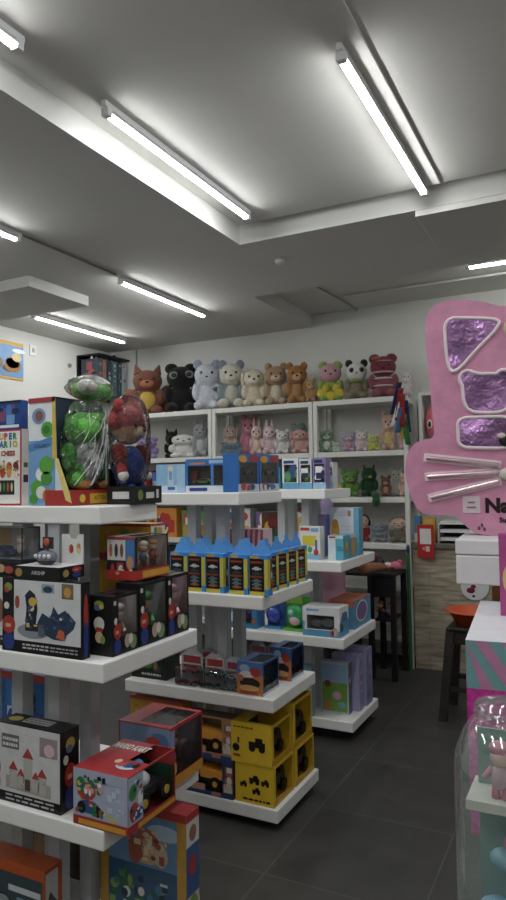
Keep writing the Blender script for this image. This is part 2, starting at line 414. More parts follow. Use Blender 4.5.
def car(b, x, y, z, L, col, rot=0, wheel='151515', cab='2a3038'):
    M = Matrix.Translation((x, y, z)) @ Matrix.Rotation(rot, 4, 'Z')
    W = L * 0.45; H = L * 0.3
    prof = [(-0.5, 0.28), (-0.5, 0.58), (-0.28, 0.64), (-0.14, 1.0), (0.2, 1.0), (0.34, 0.66), (0.5, 0.56), (0.5, 0.28)]
    b.prism([(p[0] * L, p[1] * H) for p in prof], M @ Matrix.Translation((0, W / 2, 0)) @ Matrix.Rotation(PI / 2, 4, 'X'), W, pr(col))
    gl = [(-0.24, 0.66), (-0.12, 0.94), (0.17, 0.94), (0.28, 0.66)]
    b.prism([(p[0] * L, p[1] * H) for p in gl], M @ Matrix.Translation((0, W / 2 + 0.001, 0)) @ Matrix.Rotation(PI / 2, 4, 'X'), W + 0.002, pr(cab))
    for sx in (-0.31, 0.31):
        for sy in (-1, 1):
            b.cyl(M @ Vector((sx * L, sy * W * 0.38, H * 0.3)), M @ Vector((sx * L, sy * W * 0.54, H * 0.3)), H * 0.3, H * 0.3, pr(wheel), 12)
def truck(b, x, y, z, L, rot=0, body='e0a51e', wheel='17171a', wf=0.5):
    M = Matrix.Translation((x, y, z)) @ Matrix.Rotation(rot, 4, 'Z')
    W = L * wf
    b.box(-0.48 * L, 0.48 * L, -W * 0.3, W * 0.3, 0.17 * L, 0.27 * L, pr('2b2b2c'), M)
    b.prism([(-0.5 * L, 0.27 * L), (0.1 * L, 0.27 * L), (0.16 * L, 0.5 * L), (-0.5 * L, 0.44 * L)], M @ Matrix.Translation((0, W / 2, 0)) @ Matrix.Rotation(PI / 2, 4, 'X'), W, pr(body))
    b.prism([(0.2 * L, 0.27 * L), (0.48 * L, 0.27 * L), (0.48 * L, 0.4 * L), (0.4 * L, 0.56 * L), (0.2 * L, 0.56 * L)], M @ Matrix.Translation((0, W * 0.42, 0)) @ Matrix.Rotation(PI / 2, 4, 'X'), W * 0.84, pr(body))
    b.box(0.24 * L, 0.41 * L, -W * 0.43, W * 0.43, 0.42 * L, 0.52 * L, pr('20262c'), M)
    for sx in (-0.3, 0.3):
        for sy in (-1, 1):
            b.cyl(M @ Vector((sx * L, sy * W * 0.3, 0.16 * L)), M @ Vector((sx * L, sy * W * 0.56, 0.16 * L)), 0.16 * L, 0.16 * L, pr(wheel), 16)
            b.cyl(M @ Vector((sx * L, sy * W * 0.5, 0.16 * L)), M @ Vector((sx * L, sy * W * 0.58, 0.16 * L)), 0.07 * L, 0.07 * L, pr(body), 10)
def clutter(b, face, u0, v0, u1, v1, cols, n=10, seed=1, size=0.16, lv=2):
    r = random.Random(seed); W, H = b.fs(face); asp = W * (u1 - u0) / max(1e-6, H * (v1 - v0))
    for i in range(n):
        su = size * (0.5 + r.random()) * (u1 - u0) / max(1, asp) * 1.0; sv = size * (0.5 + r.random()) * (v1 - v0) * min(1, asp)
        u = u0 + su + (u1 - u0 - 2 * su) * r.random(); v = v0 + sv + (v1 - v0 - 2 * sv) * r.random()
        m = pr(r.choice(cols))
        if r.random() < 0.65: b.ell(face, u, v, su, sv, m, lv + i * 0.05, 10)
        else: b.rect(face, u - su, v - sv, u + su, v + sv, m, lv + i * 0.05)
def person_print(b, face, u, v, ru, rv, top='b8352c', low='27408f', lv=2, skin='d9a37e'):
    # plain two-tone block print
    b.ell(face, u, v - rv * 0.45, ru * 0.9, rv * 0.5, pr(low), lv)
    b.ell(face, u, v + rv * 0.45, ru, rv * 0.5, pr(top), lv + 0.2)
    b.rect(face, u - ru * 0.5, v + rv * 0.3, u + ru * 0.3, v + rv * 0.5, pr(skin), lv + 0.4)
def lines(b, face, u0, u1, v0, dv, n, m, h=0.02, lv=3, seed=1):
    r = random.Random(seed)
    for i in range(n):
        u = u0
        while u < u1 - 0.02:
            L = (0.05 + 0.08 * r.random()) * (u1 - u0) * 1.5
            b.rect(face, u, v0 - i * dv, min(u1, u + L), v0 - i * dv + h, m, lv); u += L + 0.02 * (u1 - u0) * 2

# ================= nearest stand, top shelf (z 1.435) =================
Z = LA[3][3]
def chess(b):
    for f in 'f': 
        b.rect(f, 0, 0, 1, 1, pr('c03038'), 0.5); b.rect(f, 0.03, 0.025, 0.955, 0.975, pr('eceae6'), 1)
        cs = ['2f9a4a', 'd8b028', 'c8322e', '2c62b8', '2f9a4a']
        for i, ch in enumerate('SUPER'): b.text(f, '*' + ch, 0.30 + i * 0.13, 0.865, 0.09, pr(cs[i]), 3)
        for i, ch in enumerate('MARIO'): b.text(f, '*' + ch, 0.30 + i * 0.13, 0.76, 0.09, pr(cs[(i + 2) % 5]), 3)
        b.text(f, '*CHESS', 0.62, 0.65, 0.07, pr('a02a2e'), 3, maxw=0.62)
        for i in range(4):
            b.ell(f, 0.27 + 0.19 * i, 0.5, 0.085, 0.075, pr(['b8452f', 'd8b080', 'c86a2a', '7a2d24'][i]), 2); b.ell(f, 0.27 + 0.19 * i, 0.42, 0.07, 0.06, pr(['e9e2d4', 'c84a36', 'd89a3c', 'e8d8a8'][i]), 2.3)
        clutter(b, f, 0.06, 0.36, 0.95, 0.6, ['b8452f', 'c86a2a', 'e9e2d4', '7a2d24', 'd89a3c', '3c8a50'], 26, 407, 0.08, 2.6); b.rect(f, 0.12, 0.14, 0.8, 0.33, pr('26302a'), 2)
        for i in range(6): b.ell(f, 0.18 + i * 0.11, 0.24, 0.03, 0.06, pr(['3c8a50', 'c86a2a', 'd8c8a0'][i % 3]), 3)
    b.rect('r', 0.2, 0.3, 0.8, 0.4, pr('303030'), 1); b.rect('r', 0.25, 0.5, 0.75, 0.56, pr('2f6a3a'), 1)
carton('board_game_box', 'red edged white chess game box standing at the left frame edge', 'boxed game', (-1.752, 1.70), (0.165, 0.036, 0.262), Z, {'x': 'dedad2', 'r': 'e4e0d8'}, chess)
def bluebag(b):
    b.rect('f', 0, 0, 1, 0.2, pr('1d3f8f'), 1); clutter(b, 'f', 0, 0.15, 1, 0.9, ['3b7ad0', '1b2d66', '6aa3e0', '20305a', '7a4a78'], 14, 5, 0.2)
    b.rect('f', 0.35, 0.06, 0.95, 0.16, pr('dfe6ee'), 3); b.rect('f', 0, 0.93, 1, 1, pr('15171f'), 3)
carton('toy_box', 'dark blue toy box lying on the chess game box at the left frame edge', 'boxed toy', (-1.758, 1.702), (0.15, 0.032, 0.10), Z + 0.2622, '234a9a', bluebag)

# green wrapped plush in an open window box
def dino_side(b):
    b.rect('f', 0, 0, 0.62, 0.6, pr('6fa3d6'), 1)
    b.poly('f', [(0, 0.5), (0.62, 0.56), (0.62, 0.64), (0, 0.57)], pr('4d8ac8'), 2)
    b.ell('f', 0.24, 0.83, 0.16, 0.075, pr('7c95c8'), 2); b.ell('f', 0.25, 0.83, 0.09, 0.05, pr('8a5a48'), 3); b.ell('f', 0.44, 0.64 + 0.06, 0.15, 0.075, pr('4aa83c'), 2); b.ell('f', 0.42, 0.70, 0.08, 0.04, pr('357f2c'), 3)
    b.text('f', 'COLLECT', 0.31, 0.535, 0.032, pr('26303c'), 3, maxw=0.5)
    for u, v, r1, c in ((0.42, 0.37, 0.17, '57ad3d'), (0.3, 0.29, 0.13, 'e6ebe6'), (0.42, 0.25, 0.13, '4a9c38'), (0.2, 0.16, 0.15, '57ad3d'), (0.3, 0.12, 0.12, 'dfe6df'), (0.46, 0.09, 0.13, 'cf7a34'), (0.12, 0.06, 0.1, '4a9c38')):
        b.ell('f', u, v, r1, r1 * 0.5, pr(c), 2.5 + u)
t = thing('plush_gift_box', 'open window box holding a cellophane wrapped green plush, top of the near stand', 'boxed toy', (-1.614, 1.81, Z + 0.001))
b = MB(); b.D = (0.19, 0.24, 0.36)
# side panel that slants back towards the open front (+x)
side = [(0, 0), (1, 0), (0.9, 0.16), (0.66, 0.42), (0.62, 1), (0, 1)]
for f, pts in (('f', side), ('b', [(1 - a, c) for a, c in side][::-1])): b.poly(f, pts, pr('dfe4ea'), 0)
b.rect('l', 0, 0, 1, 1, pr('dfe4ea'), 0); b.rect('t', 0, 0, 0.62, 1, pr('a83a40'), 0); b.rect('d', 0, 0, 1, 1, pr('c0342c'), 0)
dino_side(b)
b.poly('f', [(0.62, 0.43), (0.70, 0.43), (0.95, 0.12), (1.0, 0.02), (0.86, 0.05), (0.66, 0.36)], pr('e8d070'), 4)
b.poly('f', [(0.56, 0.43), (0.66, 0.43), (0.62, 1), (0.56, 1)], pr('d8b43c'), 4)
b.rect('f', 0, 0.955, 0.62, 1, pr('b03a40'), 4)
# inner back wall, dark
b.add([(0.02, -0.118, 0.01), (0.02, 0.118, 0.01), (0.02, 0.118, 0.355), (0.02, -0.118, 0.355)], [(0, 1, 2, 3)], pr('2a3a52'))
b.build('carton', t)
b = MB(); b.D = (0.19, 0.24, 0.045); b.box(-0.02, 0.096, -0.122, 0.122, 0.0, 0.05, pr('b8322c'))
b.D = (0.192, 0.244, 0.045); b.rect('r', 0.35, 0.1, 0.97, 0.85, pr('e2b02a'), 1); b.text('r', 'ATTENTION', 0.66, 0.35, 0.32, pr('8a4a14'), 2, maxw=0.5); b.ell('r', 0.2, 0.5, 0.06, 0.32, pr('d8c030'), 2)
b.build('base_tray', t)
q = MB()
G1, G2, G3 = plu('62d444'), plu('e4e6ea'), plu('4cb43a')
q.ball((0.058, -0.005, 0.15), (0.05, 0.06, 0.085), G2); q.ball((0.055, -0.02, 0.255), (0.055, 0.075, 0.06), G1); q.ball((0.05, 0.045, 0.29), (0.04, 0.04, 0.03), G1)
q.ball((0.05, 0.04, 0.23), (0.042, 0.045, 0.04), G2)
q.ball((0.055, -0.06, 0.10), (0.035, 0.03, 0.045), G1); q.ball((0.055, 0.06, 0.10), (0.035, 0.03, 0.045), G1)
q.ball((0.05, 0.085, 0.16), (0.03, 0.02, 0.05), G3); q.ball((0.05, -0.085, 0.16), (0.03, 0.02, 0.05), G3)
q.ball((0.07, -0.04, 0.068), (0.03, 0.03, 0.018), plu('c87a38')); q.ball((0.07, 0.05, 0.068), (0.03, 0.03, 0.018), plu('c87a38'))
q.build('plush_toy', t)
q = MB()
n, rings = 34, 22; vs = []
for i in range(rings + 1):
    zz = 0.052 + 0.30 * i / rings; k = math.sin(PI * min(1, (i + 3) / (rings + 5))) ** 0.5
    for j in range(n):
        a = 2 * PI * j / n; r_ = 1 + 0.05 * math.sin(9 * a + i * 0.7) + 0.04 * math.sin(17 * a - i * 1.3) + 0.03 * rng.uniform(-1, 1)
        vs.append((0.055 + 0.052 * k * r_ * math.cos(a), 0.112 * k * r_ * math.sin(a), zz))
q.add(vs, [(i * n + j, i * n + (j + 1) % n, (i + 1) * n + (j + 1) % n, (i + 1) * n + j) for i in range(rings) for j in range(n)], FILM)
film = q.build('cellophane', t)
q = MB()   # highlights along the film's pulled creases, modelled as thin white rods
rc = random.Random(3)
for k in range(16):
    y0 = rc.uniform(-0.05, 0.1); z0 = rc.uniform(0.2, 0.335); y1 = y0 - rc.uniform(0.0, 0.11); z1 = max(0.065, z0 - rc.uniform(0.08, 0.24)); y1 = max(-0.1, y1)
    ym, zm = (y0 + y1) / 2 + rc.uniform(-0.012, 0.02), (z0 + z1) / 2
    cr = mat('white_crease_glint', 'f4f6f4', 0.12, 0.02, spec=1.0); r_ = rc.uniform(0.0007, 0.0016)
    xs = [0.05 + 0.058 * math.sqrt(max(0.0, 1 - (yy / 0.125) ** 2)) for yy in (y0, ym, y1)]
    q.cyl((xs[0], y0, z0), (xs[1], ym, zm), r_ * 0.4, r_, cr, 6); q.cyl((xs[1], ym, zm), (xs[2], y1, z1), r_, r_ * 0.5, cr, 6)
q.build('crease_glint', film)
# second wrapped plush on its roof
t = thing('wrapped_plush', 'green and white cellophane wrapped plush lying on the window box roof', 'plush toy', (-1.60, 1.86, Z + 0.3625))
b = MB(); b.ball((0, 0.0, 0.045), (0.06, 0.085, 0.045), plu('74d455')); b.ball((0.035, -0.045, 0.055), (0.04, 0.05, 0.035), plu('f2f6ee')); b.ball((0.03, 0.07, 0.04), (0.045, 0.04, 0.038), plu('74d455')); b.build('body', t)
b = MB(); vs = []; n = 26; rings = 12
for i in range(rings + 1):
    a0 = -PI / 2 + PI * i / rings
    for j in range(n):
        a = 2 * PI * j / n; r_ = 1.12 + 0.07 * math.sin(7 * a + i) + 0.04 * rng.uniform(-1, 1)
        vs.append((0.005 + 0.08 * r_ * math.cos(a0) * math.cos(a), 0.008 + 0.112 * r_ * math.cos(a0) * math.sin(a), 0.056 + 0.055 * math.sin(a0)))
b.add(vs, [(i * n + j, i * n + (j + 1) % n, (i + 1) * n + (j + 1) % n, (i + 1) * n + j) for i in range(rings) for j in range(n)], FILM, True); b.build('cellophane', t)
t.scale = (0.78, 0.78, 0.82)
# red wrapped bundle behind the side panel
t = thing('wrapped_plush', 'red and white wrapped soft toy poking up behind the open window box', 'plush toy', (-1.765, 1.84, Z + 0.001))
b = MB(); b.ball((0, 0, 0.09), (0.034, 0.05, 0.09), plu('d8a8a4')); b.ball((0, 0, 0.25), (0.033, 0.05, 0.085), plu('c4454c')); b.ball((-0.004, 0, 0.34), (0.03, 0.045, 0.045), plu('d8959a')); b.build('body', t)

# knitted doll on a black tray
t = thing('bear_plush', 'soft toy in a red hood and blue dungarees, sitting in a black tray', 'plush toy', (-1.43, 1.905, Z + 0.001), 0.06)
b = MB(); b.D = (0.11, 0.17, 0.06)
b.box(-0.055, 0.055, -0.085, 0.085, 0, 0.012, BLACK); b.box(0.05, 0.055, -0.085, 0.085, 0.012, 0.06, BLACK); b.box(-0.055, 0.05, -0.085, -0.08, 0.012, 0.06, BLACK); b.box(-0.055, 0.05, 0.08, 0.085, 0.012, 0.06, BLACK); b.box(-0.055, -0.05, -0.08, 0.08, 0.012, 0.12, BLACK)
b.rect('r', 0.4, 0.3, 0.7, 0.65, pr('d8d8d8'), 1); b.rect('r', 0.78, 0.3, 0.88, 0.8, pr('d0d0d0'), 1); b.ell('r', 0.2, 0.5, 0.1, 0.3, pr('6a8a3a'), 1); b.rect('f', 0.2, 0.3, 0.8, 0.7, pr('c8c8c8'), 1)
b.build('tray', t)
b = MB(); SK = plu('c08a5e'); BLU = plu('2c4db4'); RED = plu('b8322f')
b.ball((0, 0, 0.11), (0.05, 0.062, 0.085), BLU, seg=20, rings=12)
b.ball((0, -0.012, 0.252), (0.052, 0.062, 0.056), SK, seg=20, rings=12)
b.ball((0.045, -0.012, 0.243), (0.013, 0.014, 0.013), SK)
for s in (-1, 1):
    b.ball((0.0, s * 0.062, 0.165), (0.03, 0.024, 0.036), RED); b.cyl((0.005, s * 0.066, 0.15), (0.02, s * 0.072, 0.10), 0.02, 0.017, RED, 10)
    b.ball((0.022, s * 0.072, 0.092), 0.018, plu('e6e2dc'))
    b.cyl((0.01, s * 0.03, 0.06), (0.035, s * 0.034, 0.03), 0.024, 0.022, BLU, 10)
    b.ball((0.032, s * 0.037, 0.03), (0.02, 0.018, 0.016), plu('c87a80') if s < 0 else BLACK)
    b.ball((0.047, -0.012 + s * 0.022, 0.262), (0.006, 0.008, 0.010), BLACK, seg=8, rings=6)
b.build('body', t, (0.0, -0.03, 0.004))
b = MB(); b.ball((0.042, -0.012, 0.238), (0.026, 0.03, 0.022), plu('d9c2a0')); b.ball((0.066, -0.012, 0.244), (0.006, 0.009, 0.006), BLACK, seg=8, rings=6); b.build('muzzle', t, (0.0, -0.03, 0.004))
b = MB(); b.ball((-0.006, -0.012, 0.275), (0.06, 0.072, 0.058), RED, seg=20, rings=12); b.build('hood', t, (0.0, -0.03, 0.004))
for s in (-1, 1):
    b = MB(); b.ball((0.0, -0.012 + s * 0.05, 0.325), (0.018, 0.026, 0.026), RED); b.build('ear', t, (0.0, -0.03, 0.004))
b = MB(); vs = []; n = 26; rings = 14
for i in range(rings + 1):
    a0 = -PI / 2 + PI * i / rings
    for j in range(n):
        a = 2 * PI * j / n; r_ = 1.0 + 0.05 * math.sin(6 * a + i)
        vs.append((0.006 + 0.066 * r_ * math.cos(a0) ** 0.7 * math.cos(a), -0.008 + 0.084 * r_ * math.cos(a0) ** 0.7 * math.sin(a), 0.205 + 0.165 * math.sin(a0)) if abs(math.cos(a0)) > 1e-6 else (0, 0, 0.205 + 0.165 * math.sin(a0)))
b.add(vs, [(i * n + j, i * n + (j + 1) % n, (i + 1) * n + (j + 1) % n, (i + 1) * n + j) for i in range(rings) for j in range(n)], clear('thin_doll_bag', 'fcfdfd', 0.05, 1.0, 14, 0.12), True); b.build('cellophane', t, (0.0, -0.03, 0.004))

# ================= nearest stand, middle shelf (z .994) =================
Z = LA[2][3]
def playset(b):
    f = 'f'; b.rect(f, 0.155, 0.16, 0.985, 0.985, pr('d2d4d6'), 1)
    b.rect(f, 0.0, 0.0, 1, 0.16, pr('141416'), 1.2)
    N = pr('2c3f5c'); N2 = pr('1c2a42'); 
    b.ell(f, 0.40, 0.30, 0.20, 0.10, pr('8e9298'), 2)
    b.poly(f, [(0.3, 0.3), (0.32, 0.62), (0.30, 0.78), (0.36, 0.86), (0.43, 0.8), (0.46, 0.62), (0.44, 0.4), (0.62, 0.46), (0.6, 0.3)], N2, 2.4)
    b.poly(f, [(0.5, 0.3), (0.46, 0.42), (0.52, 0.56), (0.62, 0.50), (0.66, 0.66), (0.72, 0.56), (0.80, 0.62), (0.88, 0.54), (0.93, 0.48), (0.9, 0.38), (0.82, 0.3), (0.8, 0.22), (0.66, 0.22)], N, 2.8)
    b.poly(f, [(0.69, 0.25), (0.73, 0.37), (0.79, 0.34), (0.8, 0.22)], pr('d0603a'), 3)
    b.rect(f, 0.47, 0.24, 0.55, 0.40, pr('5a6270'), 3); clutter(b, f, 0.3, 0.32, 0.46, 0.84, ['3c5274', '16223a', '4a6488', 'd8b040'], 18, 405, 0.10, 3.1); clutter(b, f, 0.5, 0.34, 0.9, 0.6, ['3a5274', '1a2a46', '4c6890', '243650'], 34, 404, 0.06, 3.1); b.ell(f, 0.40, 0.70, 0.05, 0.06, pr('d8b040'), 4.2); b.ell(f, 0.39, 0.62, 0.03, 0.05, pr('e6d8a0'), 3.2); b.ell(f, 0.75, 0.5, 0.018, 0.02, pr('c8ccd2'), 3.4)
    b.rect(f, 0.51, 0.83, 0.67, 0.95, pr('9aa6b6'), 2); b.ell(f, 0.59, 0.88, 0.06, 0.045, N, 2.6); b.rect(f, 0.76, 0.77, 0.9, 0.97, pr('7a6a52'), 2); b.ell(f, 0.83, 0.86, 0.045, 0.07, pr('c8923c'), 2.6)
    person_print(b, f, 0.09, 0.25, 0.085, 0.25)
    b.ell(f, 0.06, 0.62, 0.035, 0.05, pr('d6d0c8'), 2); b.ell(f, 0.2, 0.68, 0.03, 0.09, pr('a8442c'), 2.4); b.ell(f, 0.08, 0.88, 0.05, 0.06, pr('8a9a3c'), 2); b.ell(f, 0.06, 0.84, 0.03, 0.04, pr('b84a3a'), 2.5)
    lines(b, f, 0.27, 0.6, 0.10, 0.045, 2, pr('c8c8c8'), 0.022, 3, 1); lines(b, f, 0.62, 0.95, 0.10, 0.045, 2, pr('b0b0b0'), 0.018, 3, 2)
    b.ell('r', 0.45, 0.55, 0.3, 0.3, pr('b83a2e'), 2); b.ell('r', 0.45, 0.25, 0.32, 0.24, pr('27408f'), 2.2)
carton('playset_box', 'large black edged box picturing a dark castle, front of the near stand', 'boxed toy', (-1.352, 1.545), (0.32, 0.034, 0.222), Z, {'x': '16161a'}, playset)
# figure boxes in a row along the aisle edge
def figbox(label, C, dims, front, fig, seed, inside='6a5e62'):
    def art(b):
        if front:
            b.ell('f', 0.45, 0.53, 0.22, 0.12, pr('ddd8d2'), 2); b.poly('f', [(0.3, 0.40), (0.6, 0.40), (0.58, 0.47), (0.32, 0.47)], pr('b8392f'), 2.4); b.ell('f', 0.45, 0.31, 0.16, 0.10, pr('d8b48c'), 2.2); b.ell('f', 0.6, 0.27, 0.1, 0.07, pr('7a9a44'), 2.4)
            b.ell('f', 0.45, 0.86, 0.2, 0.06, pr('8a9a3c'), 2); b.ell('f', 0.4, 0.8, 0.16, 0.05, pr('5a6a9a'), 2.3); b.ell('f', 0.55, 0.82, 0.1, 0.04, pr('c8b04a'), 2.5)
        person_print(b, 'r', 0.17, 0.28, 0.15, 0.27, lv=2); b.ell('r', 0.1, 0.58, 0.06, 0.06, pr('d8d2ca'), 2.3)
        b.ell('r', 0.55, 0.2, 0.11, 0.12, pr('b8a890'), 2); b.ell('r', 0.78, 0.16, 0.14, 0.12, pr('7a9a6a'), 2.2); b.ell('r', 0.68, 0.22, 0.09, 0.09, pr('e0d8cc'), 2.4); b.rect('r', 0.03, 0.85, 0.12, 0.92, pr('c8c8c8'), 2)
    w, d, h = dims
    def toy(q): figure(q, w * 0.12, -d * 0.0, 0.02, h * 0.75, *fig)
    def lining(q): q.box(-w / 2 + 0.004, -w / 2 + 0.006, -d / 2 + 0.004, d / 2 - 0.004, 0.003, h - 0.003, pr(inside)); q.box(-w / 2 + 0.006, w / 2 - 0.003, d / 2 - 0.006, d / 2 - 0.004, 0.003, h - 0.003, pr(inside))
    carton('figure_box', label, 'boxed toy', C, dims, Z, {'x': '17171a', 't': '1c1c20'}, art, {'r': (0.22, 0.30, 0.93, 0.95), 't': (0.5, 0.2, 0.97, 0.93)}, [('lining', lining), ('toy_figure', toy)], group='black window boxes with toy figures')
figbox('black window box with a pale doll printed on its front, nearest of the row', (-1.29, 1.607), (0.092, 0.124, 0.176), True, ('c8b4a4', 'b84a44', 'e8d6c6', '8a6a4a'), 1, 'cfc4c0')
figbox('black window box with a green toy figure, second along the aisle edge', (-1.29, 1.737), (0.092, 0.148, 0.196), False, ('3f9a46', '5aa84a', 'd8a884', '7a5434'), 2, 'b8c4c0')
figbox('black window box with a pink toy figure, at the rear end of the row', (-1.29, 1.892), (0.092, 0.13, 0.20), False, ('e0a0b4', 'd987a4', 'f0d2b8', 'c8708a'), 3, 'e4c4cc')
# open white display box with a grey ship toy
t = thing('display_pack', 'open white and black display pack with a small grey toy ship, on the castle box', 'boxed toy', (-1.532, 1.60, Z + 0.2236))
b = MB(); b.D = (0.185, 0.11, 0.038); b.box(-0.0925, 0.0925, -0.055, 0.055, 0, 0.038, BLACK)
b.rect('t', 0.02, 0.03, 0.98, 0.97, pr('d6d6d6'), 1); b.text('f', 'AIRSHIP', 0.55, 0.38, 0.3, pr('c8c8c8'), 2, maxw=0.42); b.ell('f', 0.12, 0.5, 0.08, 0.35, pr('a8843c'), 2)
person_print(b, 'r', 0.68, 0.5, 0.2, 0.46); b.ell('r', 0.25, 0.5, 0.12, 0.3, pr('a88a4a'), 2)
b.build('base', t)
b = MB(); Mx = Matrix.Translation((0.0925, -0.02, 0.0382)) @ Matrix.Rotation(R(0), 4, 'Z')
b.prism([(-0.088, 0.0), (0, 0.0), (0, 0.092), (-0.022, 0.092), (-0.03, 0.075), (-0.052, 0.078), (-0.06, 0.092), (-0.088, 0.092)], Matrix.Translation((0.0925, 0.054, 0.0382)) @ Matrix.Rotation(PI / 2, 4, 'X'), 0.003, pr('d8d8d6'))
b.D = (0.185, 0.102, 0.13)
b.ell('f', 0.74, 0.65, 0.05, 0.11, pr('c03a34'), -169.5); b.ell('f', 0.9, 0.66, 0.055, 0.14, pr('c8bc8a'), -169.5); b.ell('f', 0.9, 0.72, 0.035, 0.06, pr('c87a4a'), -169); b.build('back_panel', t)
b = MB(); b.ball((-0.01, 0.0, 0.062), (0.04, 0.024, 0.022), pr('6a6e7a')); b.ball((-0.01, -0.002, 0.05), (0.036, 0.02, 0.012), pr('2c2e36'))
for i in range(4): b.ball((-0.036 + i * 0.018, -0.02, 0.066), 0.007, pr('c8ccd0'), seg=8, rings=6)
b.cyl((-0.005, 0, 0.078), (-0.005, 0, 0.12), 0.003, 0.003, pr('8a4a34'), 8); b.box(-0.024, 0.016, -0.003, 0.003, 0.088, 0.124, pr('3a3438')); b.ball((-0.005, -0.006, 0.108), (0.013, 0.004, 0.013), pr('b84a3a'), seg=10, rings=6)
b.build('toy_ship', t)
# window box at the left frame edge
def lw(b): b.ell('f', 0.55, 0.12, 0.1, 0.09, pr('c8a070'), 2); b.ell('f', 0.72, 0.10, 0.1, 0.08, pr('b84a3a'), 2); b.rect('f', 0.1, 0.03, 0.35, 0.2, pr('8a9a3c'), 2)
def lwl(q):
    q.box(-0.1, 0.1, 0.034, 0.036, 0.04, 0.146, pr('c8c4bc')); q.ell('f', 0, 0, 0.001, 0.001, pr('c8c4bc'))
    q.box(-0.1, 0.1, -0.036, 0.036, 0.048, 0.052, pr('aab8d0'))
    q.box(-0.09, -0.02, 0.03, 0.033, 0.09, 0.14, pr('d89a4a'))
def lwt(q): car(q, -0.02, -0.01, 0.054, 0.11, '3a5aa8', 0.3); figure(q, 0.055, 0.0, 0.053, 0.075, 'd8b0a0', 'e6d8cc', 'f0d8c4')
carton('vehicle_set_box', 'window box with a blue toy car and small figure, cut by the left frame edge', 'boxed toy', (-1.645, 1.60), (0.21, 0.078, 0.15), Z + 0.2235, {'x': '17171a', 'b': '7a7a7a', 'l': '6a6a70'}, lw, {'f': (0.0, 0.24, 0.98, 0.985), 'r': (0.02, 0.24, 0.98, 0.985)}, [('lining', lwl), ('toy_vehicle', lwt)])
carton('playset_box', 'black edged white fronted box at the left frame edge, under the vehicle window box', 'boxed toy', (-1.68, 1.585), (0.25, 0.092, 0.222), Z, {'x': '17171a'}, lambda b: (b.rect('f', 0, 0.14, 0.93, 0.97, pr('cfd0d2'), 1), b.ell('f', 0.75, 0.5, 0.15, 0.2, pr('8a5a44'), 2), lines(b, 'f', 0.5, 0.9, 0.08, 0.1, 1, pr('b8b8b8'), 0.03, 2, 77)))
# yellow boxes at the rear of the stand
def yel(b):
    b.rect('f', 0, 0.9, 1, 1, pr('b8382c'), 1)
    for u, a, c in ((0.25, 'c88a2a', 'd89c34'), (0.55, '3a6a44', '7a9a5a'), (0.8, 'b86a34', 'd8a878')):
        b.ell('f', u, 0.5, 0.07, 0.3, pr(a), 2); b.ell('f', u, 0.66, 0.05, 0.13, pr(c), 2.5)
    b.rect('r', 0, 0.3, 1, 0.95, pr('dcd8d0'), 1); clutter(b, 'r', 0.05, 0.1, 0.95, 0.9, ['b84a3a', '3a6ab0', 'c89a4a', '4a8a4a', '6a4a3a'], 9, 3, 0.18); b.rect('r', 0, 0.93, 1, 1, pr('b8382c'), 3)
carton('figure_set_box', 'lower of the two yellow boxes at the rear of the near stand', 'boxed toy', (-1.41, 1.955), (0.25, 0.085, 0.262), Z, 'c6921e', yel, group='yellow figure set boxes')
carton('figure_set_box', 'upper of the two yellow boxes, just below the top shelf of the near stand', 'boxed toy', (-1.40, 1.955), (0.25, 0.085, 0.105), Z + 0.2628, 'cf9a20', yel, group='yellow figure set boxes')
def wp(b):
    b.rect('f', 0.02, 0.45, 0.66, 0.93, pr('dedad4'), 1)
    for i in range(3): b.ell('f', 0.15 + i * 0.19, 0.68, 0.06, 0.16, pr(['c86a4a', '3c3c50', '8a5a44'][i]), 2)
    clutter(b, 'f', 0.05, 0.03, 0.95, 0.42, ['c03a34', 'e0dcd4', '2c2c34', 'c89a6a', '7a2a2a'], 12, 8, 0.2); b.rect('f', 0.68, 0.3, 0.98, 0.95, pr('3f78be'), 2); b.ell('f', 0.82, 0.4, 0.12, 0.16, pr('c88a5a'), 3); b.rect('f', 0, 0.94, 1, 1, pr('b8382c'), 3)
def wpt(q):
    for i in range(3): figure(q, 0.02, -0.055 + i * 0.055, 0.032, 0.09, ['d8b060', 'd8cfa8', 'c88a5a'][i], ['c8a878', '5a7ab0', 'b0504a'][i])
def wpl(q): q.box(-0.054, -0.052, -0.09, 0.09, 0.03, 0.13, pr('dcd6d0')); q.box(-0.052, 0.054, 0.0875, 0.0895, 0.03, 0.132, pr('dcd6d0'))
def wpx(t):
    b = MB(); b.D = (0.118, 0.188, 0.03); b.box(-0.059, 0.059, -0.094, 0.094, 0, 0.03, pr('c2342c')); b.rect('r', 0.2, 0.12, 1.0, 0.85, pr('e0a024'), 1); b.build('base_tray', t)
carton('figure_pack', 'clear window pack of three toy figures, lying on the black figure boxes', 'boxed toy', (-1.325, 1.765), (0.115, 0.185, 0.138), Z + 0.2005, {'x': '2a2a2e', 't': 'c8c8c4'}, wp, {'r': (0.06, 0.22, 0.98, 0.97), 't': (0.4, 0.05, 0.97, 0.95)}, [('lining', wpl), ('toy_figure', wpt)], extra=wpx)
# small filler between the posts, rear left
def fill(b): clutter(b, 'f', 0.05, 0.05, 0.95, 0.95, ['27408f', 'b84a3a', 'c89a4a', '2c3a5c', '3a6a9a'], 16, 21, 0.2)
carton('toy_box', 'dark blue printed box at the rear of the near stand, between the grey posts', 'boxed toy', (-1.80, 1.95), (0.20, 0.085, 0.27), Z, '22304e', fill)

